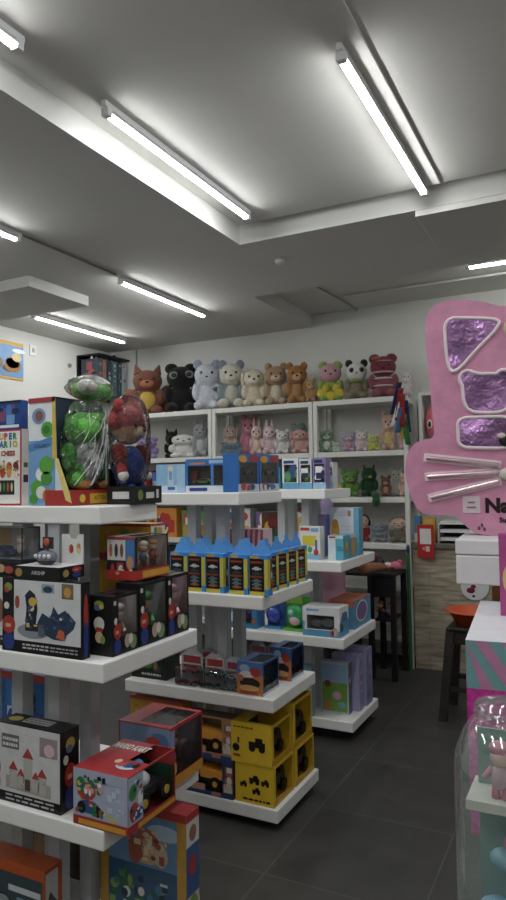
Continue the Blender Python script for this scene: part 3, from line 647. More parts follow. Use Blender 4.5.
# ================= nearest stand, lower shelf (z .53) =================
Z = LA[1][3]
def castle(b):
    f = 'f'; b.rect(f, 0.03, 0.13, 0.985, 0.985, pr('cfcfcd'), 1); b.rect(f, 0, 0, 1, 0.13, pr('141416'), 1.3)
    b.rect(f, 0.08, 0.68, 0.36, 0.86, pr('6a6c70'), 2); lines(b, f, 0.1, 0.34, 0.78, 0.07, 2, pr('d8d8d8'), 0.04, 3, 4); b.rect(f, 0.68, 0.66, 0.95, 0.9, pr('9a8a8c'), 2); b.ell(f, 0.83, 0.75, 0.08, 0.08, pr('d8b8b8'), 3)
    b.poly(f, [(0.15, 0.18), (0.85, 0.16), (0.85, 0.32), (0.15, 0.34)], pr('a8a49c'), 2)
    for u, v0, v1, w in ((0.27, 0.2, 0.42, 0.06), (0.5, 0.2, 0.60, 0.07), (0.72, 0.18, 0.40, 0.06), (0.39, 0.22, 0.36, 0.05), (0.62, 0.2, 0.36, 0.05)):
        b.rect(f, u - w, v0, u + w, v1, pr('b9b5ae'), 2.3); b.poly(f, [(u - w * 1.25, v1), (u + w * 1.25, v1), (u, v1 + w * 1.9)], pr('b8403a'), 2.6)
    clutter(b, f, 0.18, 0.2, 0.82, 0.4, ['a09c94', 'c8c4bc', '8e8a82', 'd0ccc4'], 30, 406, 0.05, 2.5); b.rect(f, 0.46, 0.2, 0.54, 0.34, pr('5a4436'), 5); lines(b, f, 0.15, 0.9, 0.085, 0.05, 2, pr('b8b8b8'), 0.022, 3, 5)
    person_print(b, f, 0.02, 0.32, 0.045, 0.2)
    person_print(b, 'r', 0.5, 0.30, 0.32, 0.3); b.ell('r', 0.25, 0.64, 0.14, 0.06, pr('d8d2c8'), 2); b.ell('r', 0.5, 0.82, 0.26, 0.08, pr('a89a3c'), 2); b.ell('r', 0.45, 0.76, 0.18, 0.05, pr('5a6a9a'), 2.4)
    b.rect('t', 0.3, 0.3, 0.72, 0.8, pr('a8a8a8'), 1); lines(b, 't', 0.32, 0.7, 0.6, 0.2, 2, pr('3a3a3a'), 0.08, 2, 6); b.ell('t', 0.16, 0.5, 0.1, 0.25, pr('a89a3c'), 1)
carton('castle_playset_box', 'black edged box picturing a white castle with red roofs, lower shelf of the near stand', 'boxed toy', (-1.445, 1.558), (0.262, 0.078, 0.238), Z, '17171a', castle)
def kart(b):
    f = 'f'; b.rect(f, 0, 0, 1, 0.16, pr('b8302c'), 1); b.rect(f, 0.1, 0.02, 0.97, 0.115, pr('d99a26'), 2); b.rect(f, 0.03, 0.17, 0.97, 0.985, pr('aab2cc'), 1)
    b.ell(f, 0.3, 0.35, 0.2, 0.12, pr('2f5590'), 2); b.ell(f, 0.25, 0.62, 0.18, 0.16, pr('b84036'), 2.2); b.ell(f, 0.3, 0.66, 0.1, 0.09, pr('d9a37e'), 2.6); b.ell(f, 0.15, 0.72, 0.09, 0.14, pr('2f7a3c'), 2.4)
    b.ell(f, 0.16, 0.32, 0.08, 0.11, pr('1d1d20'), 2.8); b.ell(f, 0.46, 0.3, 0.08, 0.10, pr('1d1d20'), 2.8); b.poly(f, [(0.4, 0.42), (0.55, 0.36), (0.85, 0.2), (0.74, 0.18)], pr('c8c040'), 2.6)
    lines(b, f, 0.5, 0.95, 0.8, 0.2, 1, pr('8e98b8'), 0.02, 2, 9); clutter(b, f, 0.04, 0.2, 0.62, 0.95, ['b84036', '2f5590', '1d1d20', '2f7a3c', 'd9a37e', 'c8c040', 'e6e6e6'], 34, 401, 0.055, 3); clutter(b, f, 0.6, 0.3, 0.97, 0.95, ['c4cade', '98a2c0', 'b8c0d8'], 14, 402, 0.09, 1.5)
    b.rect('r', 0, 0, 1, 0.14, pr('b8302c'), 1); b.rect('r', 0.2, 0.02, 0.98, 0.11, pr('d99a26'), 2)
    b.rect('r', 0.01, 0.15, 0.30, 0.98, pr('a9b8cc'), 1); b.ell('r', 0.12, 0.35, 0.09, 0.17, pr('b84036'), 2); b.ell('r', 0.2, 0.3, 0.1, 0.1, pr('2f5590'), 2.3); b.ell('r', 0.1, 0.7, 0.08, 0.14, pr('3d8a4c'), 2.2); b.ell('r', 0.24, 0.55, 0.05, 0.12, pr('e6e6e6'), 2.5); clutter(b, 'r', 0.02, 0.17, 0.29, 0.95, ['b84036', '2f5590', '1d1d20', '3d8a4c', 'e6e6e6'], 16, 403, 0.08, 3)
    b.text('t', '*MARIO KART', 0.36, 0.70, 0.17, pr('ece6e0'), 2, maxw=0.66, tilt=0.0)
    b.ell('t', 0.72, 0.27, 0.17, 0.1, pr('c8d4e6'), 2); b.ell('t', 0.74, 0.30, 0.1, 0.07, pr('2f5590'), 2.4); b.ell('t', 0.62, 0.3, 0.07, 0.07, pr('d84a40'), 2.6); b.ell('t', 0.5, 0.36, 0.06, 0.06, pr('e0c8a0'), 2.3); b.ell('t', 0.86, 0.32, 0.05, 0.07, pr('1d1d20'), 2.6)
def kartl(q):
    w, d, h = q.D
    q.box(-w / 2 + 0.005, -w / 2 + 0.007, -d / 2 + 0.004, d / 2 - 0.004, 0.004, h * 0.97, pr('1c3a26')); q.box(-w / 2 + 0.007, w / 2 - 0.004, d / 2 - 0.008, d / 2 - 0.005, 0.004, h * 0.7, pr('24402a'))
def kartt(q):
    w, d, h = q.D; M = (w * 0.12, d * 0.12, 0.03)
    q.box(M[0] - 0.04, M[0] + 0.045, M[1] - 0.07, M[1] + 0.07, 0.05, 0.075, pr('26282c')); q.ball((M[0], M[1], 0.085), (0.035, 0.04, 0.025), pr('c8ccd0'))
    for sx in (-1, 1):
        for sy in (-1, 1): q.cyl((M[0] + sx * 0.03, M[1] + sy * 0.055, 0.05), (M[0] + sx * 0.065, M[1] + sy * 0.055, 0.05), 0.027, 0.027, pr('18181a'), 14); q.cyl((M[0] + sx * 0.055, M[1] + sy * 0.055, 0.05), (M[0] + sx * 0.068, M[1] + sy * 0.055, 0.05), 0.013, 0.013, pr('c8a030'), 10)
    q.ball((0.02, 0.03, 0.125), (0.02, 0.022, 0.02), pr('3a8ad0')); q.box(-0.05, -0.01, 0.0, 0.04, 0.1, 0.13, pr('c89a20'))
carton('kart_box', 'red topped racing kart box with an open side, overhanging the near stand corner', 'boxed toy', (-1.19, 1.543), (0.194, 0.236, 0.158), Z, {'x': 'b62f2f', 'f': 'aab2cc', 't': 'ba2f34'}, kart, {'r': (0.30, 0.15, 0.985, 0.97), 't': (0.62, 0.45, 0.98, 0.98)}, [('lining', kartl), ('toy_kart', kartt)], glass=False)
def red2(b):
    f = 'f'; b.rect(f, 0.03, 0.16, 1, 0.98, pr('7f9cc4'), 1); clutter(b, f, 0.5, 0.2, 0.98, 0.95, ['3d8a4c', '5a7ab0', 'c84a40', 'd8c8a0'], 10, 12, 0.25); b.rect(f, 0, 0, 1, 0.14, pr('c8882a'), 1)
    b.rect('r', 0, 0, 1, 0.17, pr('cf8f24'), 1); b.rect('r', 0, 0, 0.12, 0.95, pr('7f9cc4'), 1.2)
    b.ell('r', 0.10, 0.3, 0.08, 0.12, pr('d8b050'), 2); b.ell('r', 0.08, 0.5, 0.07, 0.1, pr('3d6a9c'), 2)
def red2t(q):
    w, d, h = q.D; figure(q, w * 0.28, -d * 0.12, 0.035, h * 0.68, '7a4a34', 'b83a34'); q.ball((w * 0.32, d * 0.2, 0.07), (0.035, 0.04, 0.04), pr('6a4a48'))
def red2l(q): w, d, h = q.D; q.box(-w / 2 + 0.1, -w / 2 + 0.102, -d / 2 + 0.004, d / 2 - 0.004, 0.004, h - 0.004, pr('8a8488')); q.box(-w / 2 + 0.102, w / 2 - 0.003, d / 2 - 0.006, d / 2 - 0.004, 0.004, h - 0.004, pr('8a8488'))
carton('ride_on_box', 'red window box with a toy figure inside, behind the kart box', 'boxed toy', (-1.245, 1.835), (0.205, 0.195, 0.19), Z, {'x': 'b83136'}, red2, {'r': (0.14, 0.18, 0.97, 0.95), 't': (0.35, 0.12, 0.96, 0.9)}, [('lining', red2l), ('toy_figure', red2t)])
def yb(b):
    b.rect('f', 0, 0.92, 1, 1, pr('b04438'), 1)
    for i in range(5): b.ell('f', 0.12 + i * 0.19, 0.5, 0.05, 0.3, pr(['a86a1c', '8a5a24', 'b8802a', '7a4a20', 'a86a1c'][i]), 2); b.ell('f', 0.12 + i * 0.19, 0.62, 0.035, 0.12, pr('c8964a'), 2.5)
for i, (z0, lb) in enumerate(((LB[0][3], 'lower of two yellow boxes at the left of the middle stand bottom shelf'), (LB[0][3] + 0.1965, 'upper of two yellow boxes at the left of the middle stand bottom shelf'))):
    carton('figure_set_box', lb, 'boxed toy', (-1.757, 2.693), (0.30, 0.079, 0.195), z0, {'x': 'c08a1e', 't': 'a8483c'}, yb, group='yellow boxes behind the kart box')
def bluef(b): clutter(b, 'f', 0.03, 0.05, 0.97, 0.9, ['3a7ac0', '23509a', '8ab0d8', '1d2c50', 'c8d4e0'], 16, 31, 0.2); b.rect('f', 0, 0.9, 1, 1, pr('b03a34'), 3)
carton('toy_box', 'blue box with a red top edge, behind the castle playset box', 'boxed toy', (-1.84, 1.90), (0.22, 0.12, 0.27), Z, '2c66ac', bluef)

# ================= nearest stand, bottom shelf =================
Z = LA[0][3]
def orange(b):
    b.rect('f', 0, 0.86, 1, 1, pr('c2521e'), 1); b.rect('f', 0.03, 0.05, 0.97, 0.85, pr('3a4a50'), 1); b.ell('f', 0.35, 0.35, 0.25, 0.22, pr('232a2e'), 2); b.ell('f', 0.42, 0.4, 0.12, 0.14, pr('8a9498'), 2.4); b.rect('f', 0.5, 0.62, 0.95, 0.7, pr('c8ccd0'), 2.6); b.rect('f', 0.62, 0.45, 0.78, 0.56, pr('7a9ab0'), 2.4); b.rect('f', 0.45, 0.2, 0.9, 0.3, pr('6a4434'), 2.5)
    b.rect('r', 0.05, 0.05, 0.75, 0.95, pr('b8b4ac'), 1); b.poly('r', [(0.05, 0.05), (0.75, 0.05), (0.75, 0.5), (0.3, 0.7), (0.05, 0.5)], pr('3c4040'), 2)
carton('toy_box', 'orange topped toy box at the bottom left corner of the view', 'boxed toy', (-1.55, 1.60), (0.30, 0.076, 0.232), Z, {'x': 'b04a1c'}, orange)
def tallp(b):
    f = 'f'; b.rect(f, 0, 0.93, 1, 1, pr('b83430'), 1); b.rect(f, 0.1, 0.02, 0.9, 0.92, pr('5f8cb8'), 1); b.ell(f, 0.75, 0.80, 0.2, 0.07, pr('a8c4d8'), 1.5)
    b.ell(f, 0.55, 0.62, 0.2, 0.12, pr('c8a070'), 2); b.ell(f, 0.55, 0.72, 0.12, 0.09, pr('b8604a'), 2.3); b.ell(f, 0.42, 0.60, 0.08, 0.12, pr('a85040'), 2.4); b.ell(f, 0.72, 0.6, 0.08, 0.1, pr('c8b090'), 2.5); b.ell(f, 0.56, 0.68, 0.05, 0.05, pr('e0d0b0'), 2.7)
    b.rect(f, 0.1, 0.02, 0.9, 0.48, pr('2f587e'), 3); b.rect(f, 0, 0, 0.1, 0.92, pr('b8882a'), 2)
    clutter(b, f, 0.1, 0.05, 0.9, 0.42, ['2f6a3a', '7aa04a', '1d3c50', '3d7a9c', '4a8a3c', 'd8d8c8'], 40, 41, 0.09, 3.3)
    clutter(b, f, 0.32, 0.52, 0.82, 0.82, ['a85040', 'e0c8a0', 'c8a070', '8a4034', 'd8b890'], 26, 42, 0.09, 2.75)
    b.rect(f, 0.9, 0, 1, 0.93, pr('c08c28'), 2)
    b.rect('r', 0, 0.72, 1, 0.93, pr('d8d4cc'), 1); b.ell('r', 0.5, 0.82, 0.28, 0.07, pr('9a6a5a'), 2); b.rect('r', 0, 0.3, 1, 0.72, pr('3f5f9c'), 1); b.ell('r', 0.45, 0.55, 0.3, 0.09, pr('b83a34'), 2); b.ell('r', 0.5, 0.18, 0.4, 0.12, pr('7aa04a'), 2); b.rect('r', 0, 0.93, 1, 1, pr('b83430'), 2)
carton('building_set_box', 'tall red topped box with a blue picture front, bottom shelf under the kart box', 'boxed toy', (-1.195, 1.845), (0.34, 0.075, 0.365), Z, {'x': 'b87f22', 't': 'b5343a', 'r': 'cfcac2'}, tallp)
def brownb(b): clutter(b, 'f', 0.05, 0.05, 0.95, 0.9, ['4a3020', '6a3a22', '2a2a2a', '8a5a2a'], 12, 51, 0.2)
carton('toy_box', 'plain brown box behind the orange topped box at the bottom left', 'boxed toy', (-1.545, 1.93), (0.40, 0.11, 0.2), Z, '4a3222', brownb)

# ================= middle stand, top shelf (z 1.46) =================
Z = LB[3][3]
def light(b): b.rect('f', 0, 0, 1, 0.25, pr('c8dcec'), 1); b.rect('f', 0.4, 0.02, 0.6, 0.9, pr('b8d4ea'), 1.5); b.ell('f', 0.5, 0.86, 0.1, 0.1, pr('e0cfa8'), 2); b.rect('f', 0.4, 0.1, 0.65, 0.2, pr('3a62b8'), 2.5); b.rect('f', 0.72, 0, 1, 1, pr('a4ccea'), 2); b.rect('f', 0.45, 0.45, 0.56, 0.75, pr('7aa8d4'), 2.5)
carton('toy_box', 'pale blue box at the left end of the middle stand, top shelf', 'boxed toy', (-1.735, 2.70), (0.165, 0.09, 0.135), Z, '8cc0e8', light)
def dbl(b):
    b.rect('f', 0.0, 0.0, 1, 0.2, pr('d8dfe8'), 1); b.rect('f', 0.1, 0.04, 0.55, 0.14, pr('2c4a9a'), 2); b.rect('f', 0.6, 0.86, 0.96, 0.96, pr('9cc4ee'), 2); b.rect('r', 0.4, 0.5, 0.6, 0.9, pr('c8d8ee'), 2); b.rect('f', 0.12, 0.84, 0.5, 0.90, pr('d88a3c'), 2)
def dbll(q): w, d, h = q.D; q.box(-w / 2 + 0.004, w / 2 - 0.004, d / 2 - 0.03, d / 2 - 0.028, 0.004, h - 0.004, pr('5a4a44'))
def dblt(q):
    car(q, -0.03, 0.0, 0.035, 0.10, '7ab02c', 0.15); car(q, 0.07, 0.0, 0.035, 0.05, '4aa83a', 0.1); q.box(-0.1, 0.1, -0.03, 0.03, 0.028, 0.034, pr('3a3a40')); q.box(-0.09, -0.06, -0.02, 0.02, 0.04, 0.1, pr('8a2a28'))
carton('toy_car_box', 'wide blue box with two dark windows and green toy cars, middle stand top', 'boxed toy', (-1.515, 2.695), (0.215, 0.085, 0.155), Z, {'x': '2f7ad0', 'r': '1f57b4'}, dbl, {'f': (0.06, 0.22, 0.94, 0.80)}, [('lining', dbll), ('toy_car', dblt), ('divider', lambda q: q.box(0.03, 0.045, -0.043, -0.041, 0.03, 0.13, pr('4a8ad8')))])
def mons(seed):
    def f_(b):
        b.rect('r', 0, 0.0, 1, 0.2, pr('d4dae4'), 1); b.ell('r', 0.22, 0.86, 0.2, 0.1, pr('e09a30'), 2); b.rect('r', 0.55, 0.8, 0.98, 0.96, pr('b8342c'), 2); b.ell('r', 0.25, 0.14, 0.14, 0.1, pr('c0504a'), 2.5); b.ell('r', 0.6, 0.12, 0.2, 0.08, pr('5a7aa8'), 2.4); clutter(b, 'r', 0.05, 0.02, 0.95, 0.2, ['b84a3a', '3a4a6a', 'e6e6e6'], 6, seed, 0.3, 3)
    return f_
def monl(q): w, d, h = q.D; q.box(-w / 2 + 0.004, -w / 2 + 0.006, -d / 2 + 0.004, d / 2 - 0.004, 0.004, h - 0.004, pr('5a6a7a')); q.box(-w / 2 + 0.006, w / 2 - 0.003, d / 2 - 0.006, d / 2 - 0.004, 0.004, h - 0.004, pr('5a6a7a'))
def mont(c):
    def f_(q):
        w, d, h = q.D; car(q, w * 0.1, 0, 0.075, d * 0.6, c, PI / 2, '141414', '303840')
        for s in (-1, 1): q.cyl((-0.02, s * d * 0.22, 0.07), (0.035, s * d * 0.22, 0.07), 0.03, 0.03, pr('18181a'), 14)
        q.box(-0.03, 0.03, -d * 0.4, d * 0.4, 0.034, 0.038, pr('6a7078'))
    return f_
carton('monster_truck_box', 'blue and red window box with a dark toy truck, beside the double window box', 'boxed toy', (-1.437, 2.672), (0.078, 0.208, 0.175), Z, {'x': '2a72c8'}, mons(3), {'r': (0.08, 0.22, 0.92, 0.78)}, [('lining', monl), ('toy_truck', mont('4a6a78'))], group='monster truck window boxes')
carton('monster_truck_box', 'blue and red window box with a toy truck, right end of the middle stand top', 'boxed toy', (-1.437, 2.89), (0.078, 0.215, 0.178), Z, {'x': '2a72c8'}, mons(4), {'r': (0.08, 0.22, 0.92, 0.78)}, [('lining', monl), ('toy_truck', mont('7a5a50'))], group='monster truck window boxes')

# ================= middle stand, blue car packs (z 1.022) =================
Z = LB[2][3]
def pack_meshes():
    w, d, h = 0.092, 0.04, 0.17
    b = MB(); b.D = (w, d, h); b.box(-w / 2, w / 2, -d / 2, d / 2, 0, h, pr('3a92ea'))
    b.prism([(-w / 2, h), (w / 2, h), (w * 0.32, h + 0.035), (w * 0.17, h + 0.04), (w * 0.15, h + 0.062), (-w * 0.15, h + 0.062), (-w * 0.17, h + 0.04), (-w * 0.32, h + 0.035)], Matrix.Translation((0, d / 2 - 0.004, 0)) @ Matrix.Rotation(PI / 2, 4, 'X'), 0.003, pr('5aa8f2'))
    b.rect('f', 0.03, 0.0, 0.8, 0.1, pr('d8c83c'), 1); b.rect('f', 0.80, 0.16, 0.99, 0.9, pr('d8cc34'), 1); b.ell('f', 0.3, 0.955, 0.25, 0.04, pr('d8a048'), 1.2)
    b.rect('r', 0.0, 0.16, 0.45, 0.9, pr('d8cc34'), 1); b.rect('r', 0.45, 0.16, 1.0, 0.9, pr('5a4438'), 1); b.ell('r', 0.75, 0.5, 0.2, 0.1, pr('c8ccd0'), 2); b.ell('r', 0.75, 0.35, 0.2, 0.08, pr('b0482e'), 2)
    q = MB(); q.D = (w, d, h); q.lift = 0.0011
    q.rect('f', 0.04, 0.10, 0.78, 0.91, pr('191614'), 1); q.rect('f', 0.1, 0.80, 0.7, 0.85, pr('a8452a'), 2); lines(q, 'f', 0.08, 0.74, 0.44, 0.1, 1, pr('a8452a'), 0.05, 2, 3)
    for v, c in ((0.66, 'c8cccf'), (0.54, '3c4044'), (0.36, '6a7076'), (0.27, '4a8a90'), (0.18, 'b0623a')):
        q.ell('f', 0.42, v, 0.26, 0.035, pr(c), 2.5); q.ell('f', 0.40, v + 0.03, 0.13, 0.028, pr(c), 2.7); q.ell('f', 0.26, v - 0.03, 0.05, 0.02, pr('2c2c2c'), 3); q.ell('f', 0.58, v - 0.03, 0.05, 0.02, pr('2c2c2c'), 3)
    return b, q
pk = thing('toy_car_pack', '', 'boxed toy cars', (0, 0, Z), 0, 'blue hanging packs of toy cars'); pb, pq = pack_meshes(); pb.build('card_box', pk); pq.build('display_panel', pk)
spots = []
for i, x in enumerate((-1.705, -1.612, -1.518, -1.40, -1.302)): spots.append((x, 2.612, 0, ['leftmost', 'second', 'third', 'fourth', 'rightmost'][i] + ' blue toy car pack in the front row of the middle stand'))
for i, y in enumerate((2.715, 2.825, 2.935, 3.045)): spots.append((-1.312, y, R(78), ['nearest', 'second', 'third', 'farthest'][i] + ' blue toy car pack along the aisle side of the middle stand'))
for i, x in enumerate((-1.735, -1.635, -1.53, -1.42)): spots.append((x, 2.70, 0, ['leftmost', 'second', 'third', 'rightmost'][i] + ' blue toy car pack in the second row, behind the front row'))
for i, (x, y, rz, lb) in enumerate(spots):
    o = pk if i == 0 else copy_tree(pk)
    o.location = (x, y, Z + 0.001); o.rotation_euler = (0, 0, rz); o['label'] = lb
def pinkst(b):
    for i in range(7): b.poly('f', [(i / 7, 0), (i / 7 + 0.07, 0), (min(1, i / 7 + 0.14), 1), (i / 7 + 0.07, 1)], pr('c8505e'), 1)
carton('toy_box', 'pink and white striped box behind the blue car packs on the middle stand', 'boxed toy', (-1.47, 2.985), (0.20, 0.10, 0.25), Z, 'dcb8ba', pinkst)
def mix(s, cols, f='f', n=14):
    return lambda b: clutter(b, f, 0.04, 0.04, 0.96, 0.96, cols, n, s, 0.2)
carton('toy_box', 'yellow and orange box behind the car packs, left on the middle stand', 'boxed toy', (-1.80, 2.98), (0.13, 0.10, 0.27), Z, 'd8a83a', mix(61, ['d86a2a', 'e6d24a', '3a5a8a', 'c84a3a', '2a2a2a']))
carton('toy_box', 'white box with coloured figures behind the grey posts of the middle stand', 'boxed toy', (-1.68, 3.02), (0.11, 0.09, 0.25), Z, 'c8c0b0', mix(62, ['b0a060', 'd8b83c', '4a8a6a', 'c86a4a', '4a6aa8']))

# ================= middle stand, small car blisters (z .57) =================
Z = LB[1][3]
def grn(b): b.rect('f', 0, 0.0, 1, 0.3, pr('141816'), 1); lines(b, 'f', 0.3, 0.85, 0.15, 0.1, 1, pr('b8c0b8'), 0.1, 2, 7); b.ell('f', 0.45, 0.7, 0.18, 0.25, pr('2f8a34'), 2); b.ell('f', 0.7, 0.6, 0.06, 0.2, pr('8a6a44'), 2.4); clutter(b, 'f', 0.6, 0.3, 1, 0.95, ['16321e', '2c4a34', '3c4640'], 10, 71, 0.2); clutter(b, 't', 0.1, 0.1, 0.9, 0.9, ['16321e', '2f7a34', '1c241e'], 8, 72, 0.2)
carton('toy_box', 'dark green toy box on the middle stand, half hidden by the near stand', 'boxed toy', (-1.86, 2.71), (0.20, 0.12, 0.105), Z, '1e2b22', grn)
def blister(label, x, y, cols, rz=0):
    t = thing('toy_car_blister', label, 'toy car pack', (x, y, Z + 0.001), rz, 'clear blister packs of small toy cars')
    b = MB(); b.D = (0.09, 0.03, 0.12)
    b.prism([(-0.045, 0), (0.045, 0), (0.045, 0.105), (0.02, 0.125), (-0.02, 0.125), (-0.045, 0.105)], Matrix.Translation((0, 0.03, 0)) @ Matrix.Rotation(PI / 2 - 0.0, 4, 'X'), 0.002, pr(cols[0]))
    b.rect('f', 0.1, 0.62, 0.9, 0.85, pr(cols[1]), -71); b.rect('f', 0.62, 0.7, 0.85, 0.9, pr('dcd8d4'), -71.6)
    b.build('card', t)
    b = MB(); car(b, -0.018, -0.012, 0.003, 0.05, cols[2], 0.1); car(b, 0.026, 0.0, 0.003, 0.045, cols[3], 0.6); car(b, 0.0, 0.014, 0.04, 0.06, cols[2], 0.0); b.build('toy_car', t)
    b = MB(); b.box(-0.044, 0.044, -0.03, 0.0275, 0.001, 0.07, CLEAR); bevel(b.build('blister', t), 0.008, 3)
    return t
for i, (x, y, c, lb) in enumerate(((-1.735, 2.712, ('b8b8bc', 'a83438', 'b83a3a', 'c85a6a'), 'clear blister pack with red toy cars, leftmost in its row on the middle stand'),
                             (-1.612, 2.715, ('c0b8b8', 'b03a38', '3f7a54', '3f7a54'), 'clear blister pack with green toy cars, centre of its row on the middle stand'),
                             (-1.512, 2.718, ('b0b4c0', 'a03a40', 'c8ccd0', 'b8bcc4'), 'clear blister pack with silver toy cars, beside the orange fronted box'),
                             (-1.735, 2.875, ('9a9aa8', 'a03a40', 'b03438', '8a8a90'), 'clear blister pack with red toy cars, rear row left of the posts'),
                             (-1.575, 3.09, ('8a90a8', 'a84a50', 'b03a40', 'c8b0b4'), 'clear blister pack with red toy cars, rear row right of the posts'),
                             (-1.475, 3.09, ('8a90b0', '9a4a60', '7a3a44', '5a6a9a'), 'clear blister pack with purple toned cars, rear right of the middle stand'))):
    blister(lb, x, y, c).scale = ((1.32, 1.15, 1.2), (1.15, 1.1, 1.15), (0.97, 1.1, 1.1), (1, 1, 1), (1, 1, 1), (1, 1, 1))[i]
def orb(b):
    b.rect('f', 0, 0, 1, 0.62, pr('cf7a3a'), 1); b.ell('f', 0.5, 0.36, 0.4, 0.16, pr('2a2526'), 2); b.ell('f', 0.48, 0.2, 0.38, 0.1, pr('e0a060'), 2.3); b.ell('f', 0.4, 0.62, 0.3, 0.1, pr('e0d8d2'), 2.5); b.ell('f', 0.72, 0.7, 0.2, 0.14, pr('c0392f'), 2.6); b.ell('f', 0.3, 0.8, 0.2, 0.12, pr('9cb8dc'), 2.4); b.rect('f', 0.1, 0.02, 0.8, 0.12, pr('a8481e'), 3); b.ell('f', 0.15, 0.5, 0.1, 0.1, pr('c86a4a'), 2.8)
    b.rect('r', 0, 0, 1, 0.08, pr('c8cdd8'), 1)
def orbl(q): w, d, h = q.D; q.box(-w / 2 + 0.02, -w / 2 + 0.022, -d / 2 + 0.004, d / 2 - 0.004, 0.004, h - 0.01, pr('23304a'))
def orbt(q): w, d, h = q.D; car(q, w * 0.15, 0.0, 0.014, d * 0.8, '2e3542', PI / 2)
carton('toy_car_box', 'orange fronted window box with a dark toy car, front right of the middle stand', 'boxed toy', (-1.335, 2.685), (0.128, 0.165, 0.142), Z, {'x': '4a70b0', 'r': '33508a', 't': '5a86c8'}, orb, {'r': (0.06, 0.1, 0.94, 0.92), 't': (0.35, 0.1, 0.97, 0.9)}, [('lining', orbl), ('toy_car', orbt)], group='orange fronted window boxes')
carton('toy_car_box', 'orange fronted window box behind its twin, at the rear right of the middle stand', 'boxed toy', (-1.315, 2.945), (0.10, 0.15, 0.15), Z, {'x': '3f66a8', 'r': '2c4880', 't': '5a86c8'}, orb, {'r': (0.06, 0.1, 0.94, 0.92), 't': (0.35, 0.1, 0.97, 0.9)}, [('lining', orbl), ('toy_car', orbt)], group='orange fronted window boxes')

# ================= middle stand, truck boxes (z .095) =================
Z = LB[0][3]
def dig(b):
    b.rect('f', 0, 0, 1, 0.1, pr('2a4c8c'), 1); clutter(b, 'f', 0.78, 0.1, 1, 0.9, ['d8c8b8', 'b8604a', '8a5a4a', 'e0d8d0'], 16, 81, 0.3, 1); b.rect('f', 0.02, 0.1, 0.42, 0.28, pr('d0957a'), 3); b.rect('f', 0.56, 0.02, 0.75, 0.12, pr('b87a60'), 3)
def digl(q): w, d, h = q.D; q.box(-w / 2 + 0.004, w / 2 - 0.004, d / 2 - 0.008, d / 2 - 0.006, 0.004, h - 0.004, pr('8a745a'))
def digt(q): truck(q, -0.025, -0.006, 0.022, 0.19, PI, 'f09a28', wf=0.33)
carton('digger_box', 'blue edged window box with an orange toy digger, lower of its stack', 'boxed toy', (-1.495, 2.693), (0.25, 0.079, 0.165), Z, {'x': '5a4430', 'f': '2c3f74'}, dig, {'f': (0.03, 0.12, 0.78, 0.94)}, [('lining', digl), ('toy_digger', digt)], glass=False, group='orange digger window boxes')
carton('digger_box', 'blue edged window box with an orange toy loader, upper of its stack', 'boxed toy', (-1.50, 2.696), (0.235, 0.076, 0.185), Z + 0.1655, {'x': '6a5038', 'f': 'b8885a'}, dig, {'f': (0.03, 0.14, 0.78, 0.95)}, [('lining', digl), ('toy_loader', lambda q: truck(q, -0.025, -0.006, 0.026, 0.20, PI, 'f0a030', wf=0.3))], glass=False, group='orange digger window boxes')
def ytr(k):
    def f_(b):
        K = pr('1e1c18')
        def tr(u, v, s):
            b.rect('f', u - s, v, u + s, v + s * 0.7, K, 2); b.ell('f', u - s * 0.6, v - s * 0.1, s * 0.4, s * 0.45, K, 2.3); b.ell('f', u + s * 0.6, v - s * 0.1, s * 0.4, s * 0.45, K, 2.3); b.rect('f', u - s * 0.2, v + s * 0.6, u + s * 0.7, v + s * 1.2, K, 2.1)
        if k: tr(0.64, 0.42, 0.2); b.ell('f', 0.12, 0.36, 0.09, 0.1, K, 2); b.rect('f', 0.16, 0.48, 0.2, 0.62, K, 2); lines(b, 'f', 0.06, 0.55, 0.86, 0.1, 1, pr('8a6a14'), 0.04, 2, 5); b.rect('f', 0.05, 0.14, 0.22, 0.2, pr('a83a2a'), 2)
        else: tr(0.5, 0.56, 0.13); tr(0.78, 0.54, 0.1); tr(0.22, 0.44, 0.09); tr(0.55, 0.3, 0.1); lines(b, 'f', 0.2, 0.9, 0.08, 0.1, 1, K, 0.05, 2, 6)
        b.rect('r', 0, 0.0, 1, 0.14, pr('c89414'), 1)
    return f_
def ytl(q): w, d, h = q.D; q.box(-w / 2 + 0.03, -w / 2 + 0.032, -d / 2 + 0.004, d / 2 - 0.004, 0.004, h - 0.004, pr('2a2418'))
def ytt(q): w, d, h = q.D; truck(q, w * 0.12, 0.0, 0.012, d * 0.85, PI / 2, '3a3224', '141416')
YC = {'x': 'e6b81c', 'f': 'f0c420', 't': 'e4b41a'}
HOLE = {'r': (0.10, 0.16, 0.94, 0.93), 't': (0.36, 0.10, 0.985, 0.94)}
carton('toy_truck_box', 'yellow box printed with black trucks, front of the lower row on the bottom shelf', 'boxed toy', (-1.297, 2.70), (0.19, 0.21, 0.172), Z, YC, ytr(0), HOLE, [('lining', ytl), ('toy_truck', ytt)], glass=False, group='yellow open sided truck boxes')
carton('toy_truck_box', 'yellow box printed with one big black truck, front of the upper row', 'boxed toy', (-1.302, 2.695), (0.20, 0.205, 0.175), Z + 0.1725, YC, ytr(1), HOLE, [('lining', ytl), ('toy_truck', ytt)], glass=False, group='yellow open sided truck boxes')
carton('toy_truck_box', 'yellow truck box at the rear of the lower row on the bottom shelf', 'boxed toy', (-1.295, 2.93), (0.19, 0.225, 0.172), Z, YC, ytr(0), HOLE, [('lining', ytl), ('toy_truck', ytt)], glass=False, group='yellow open sided truck boxes')
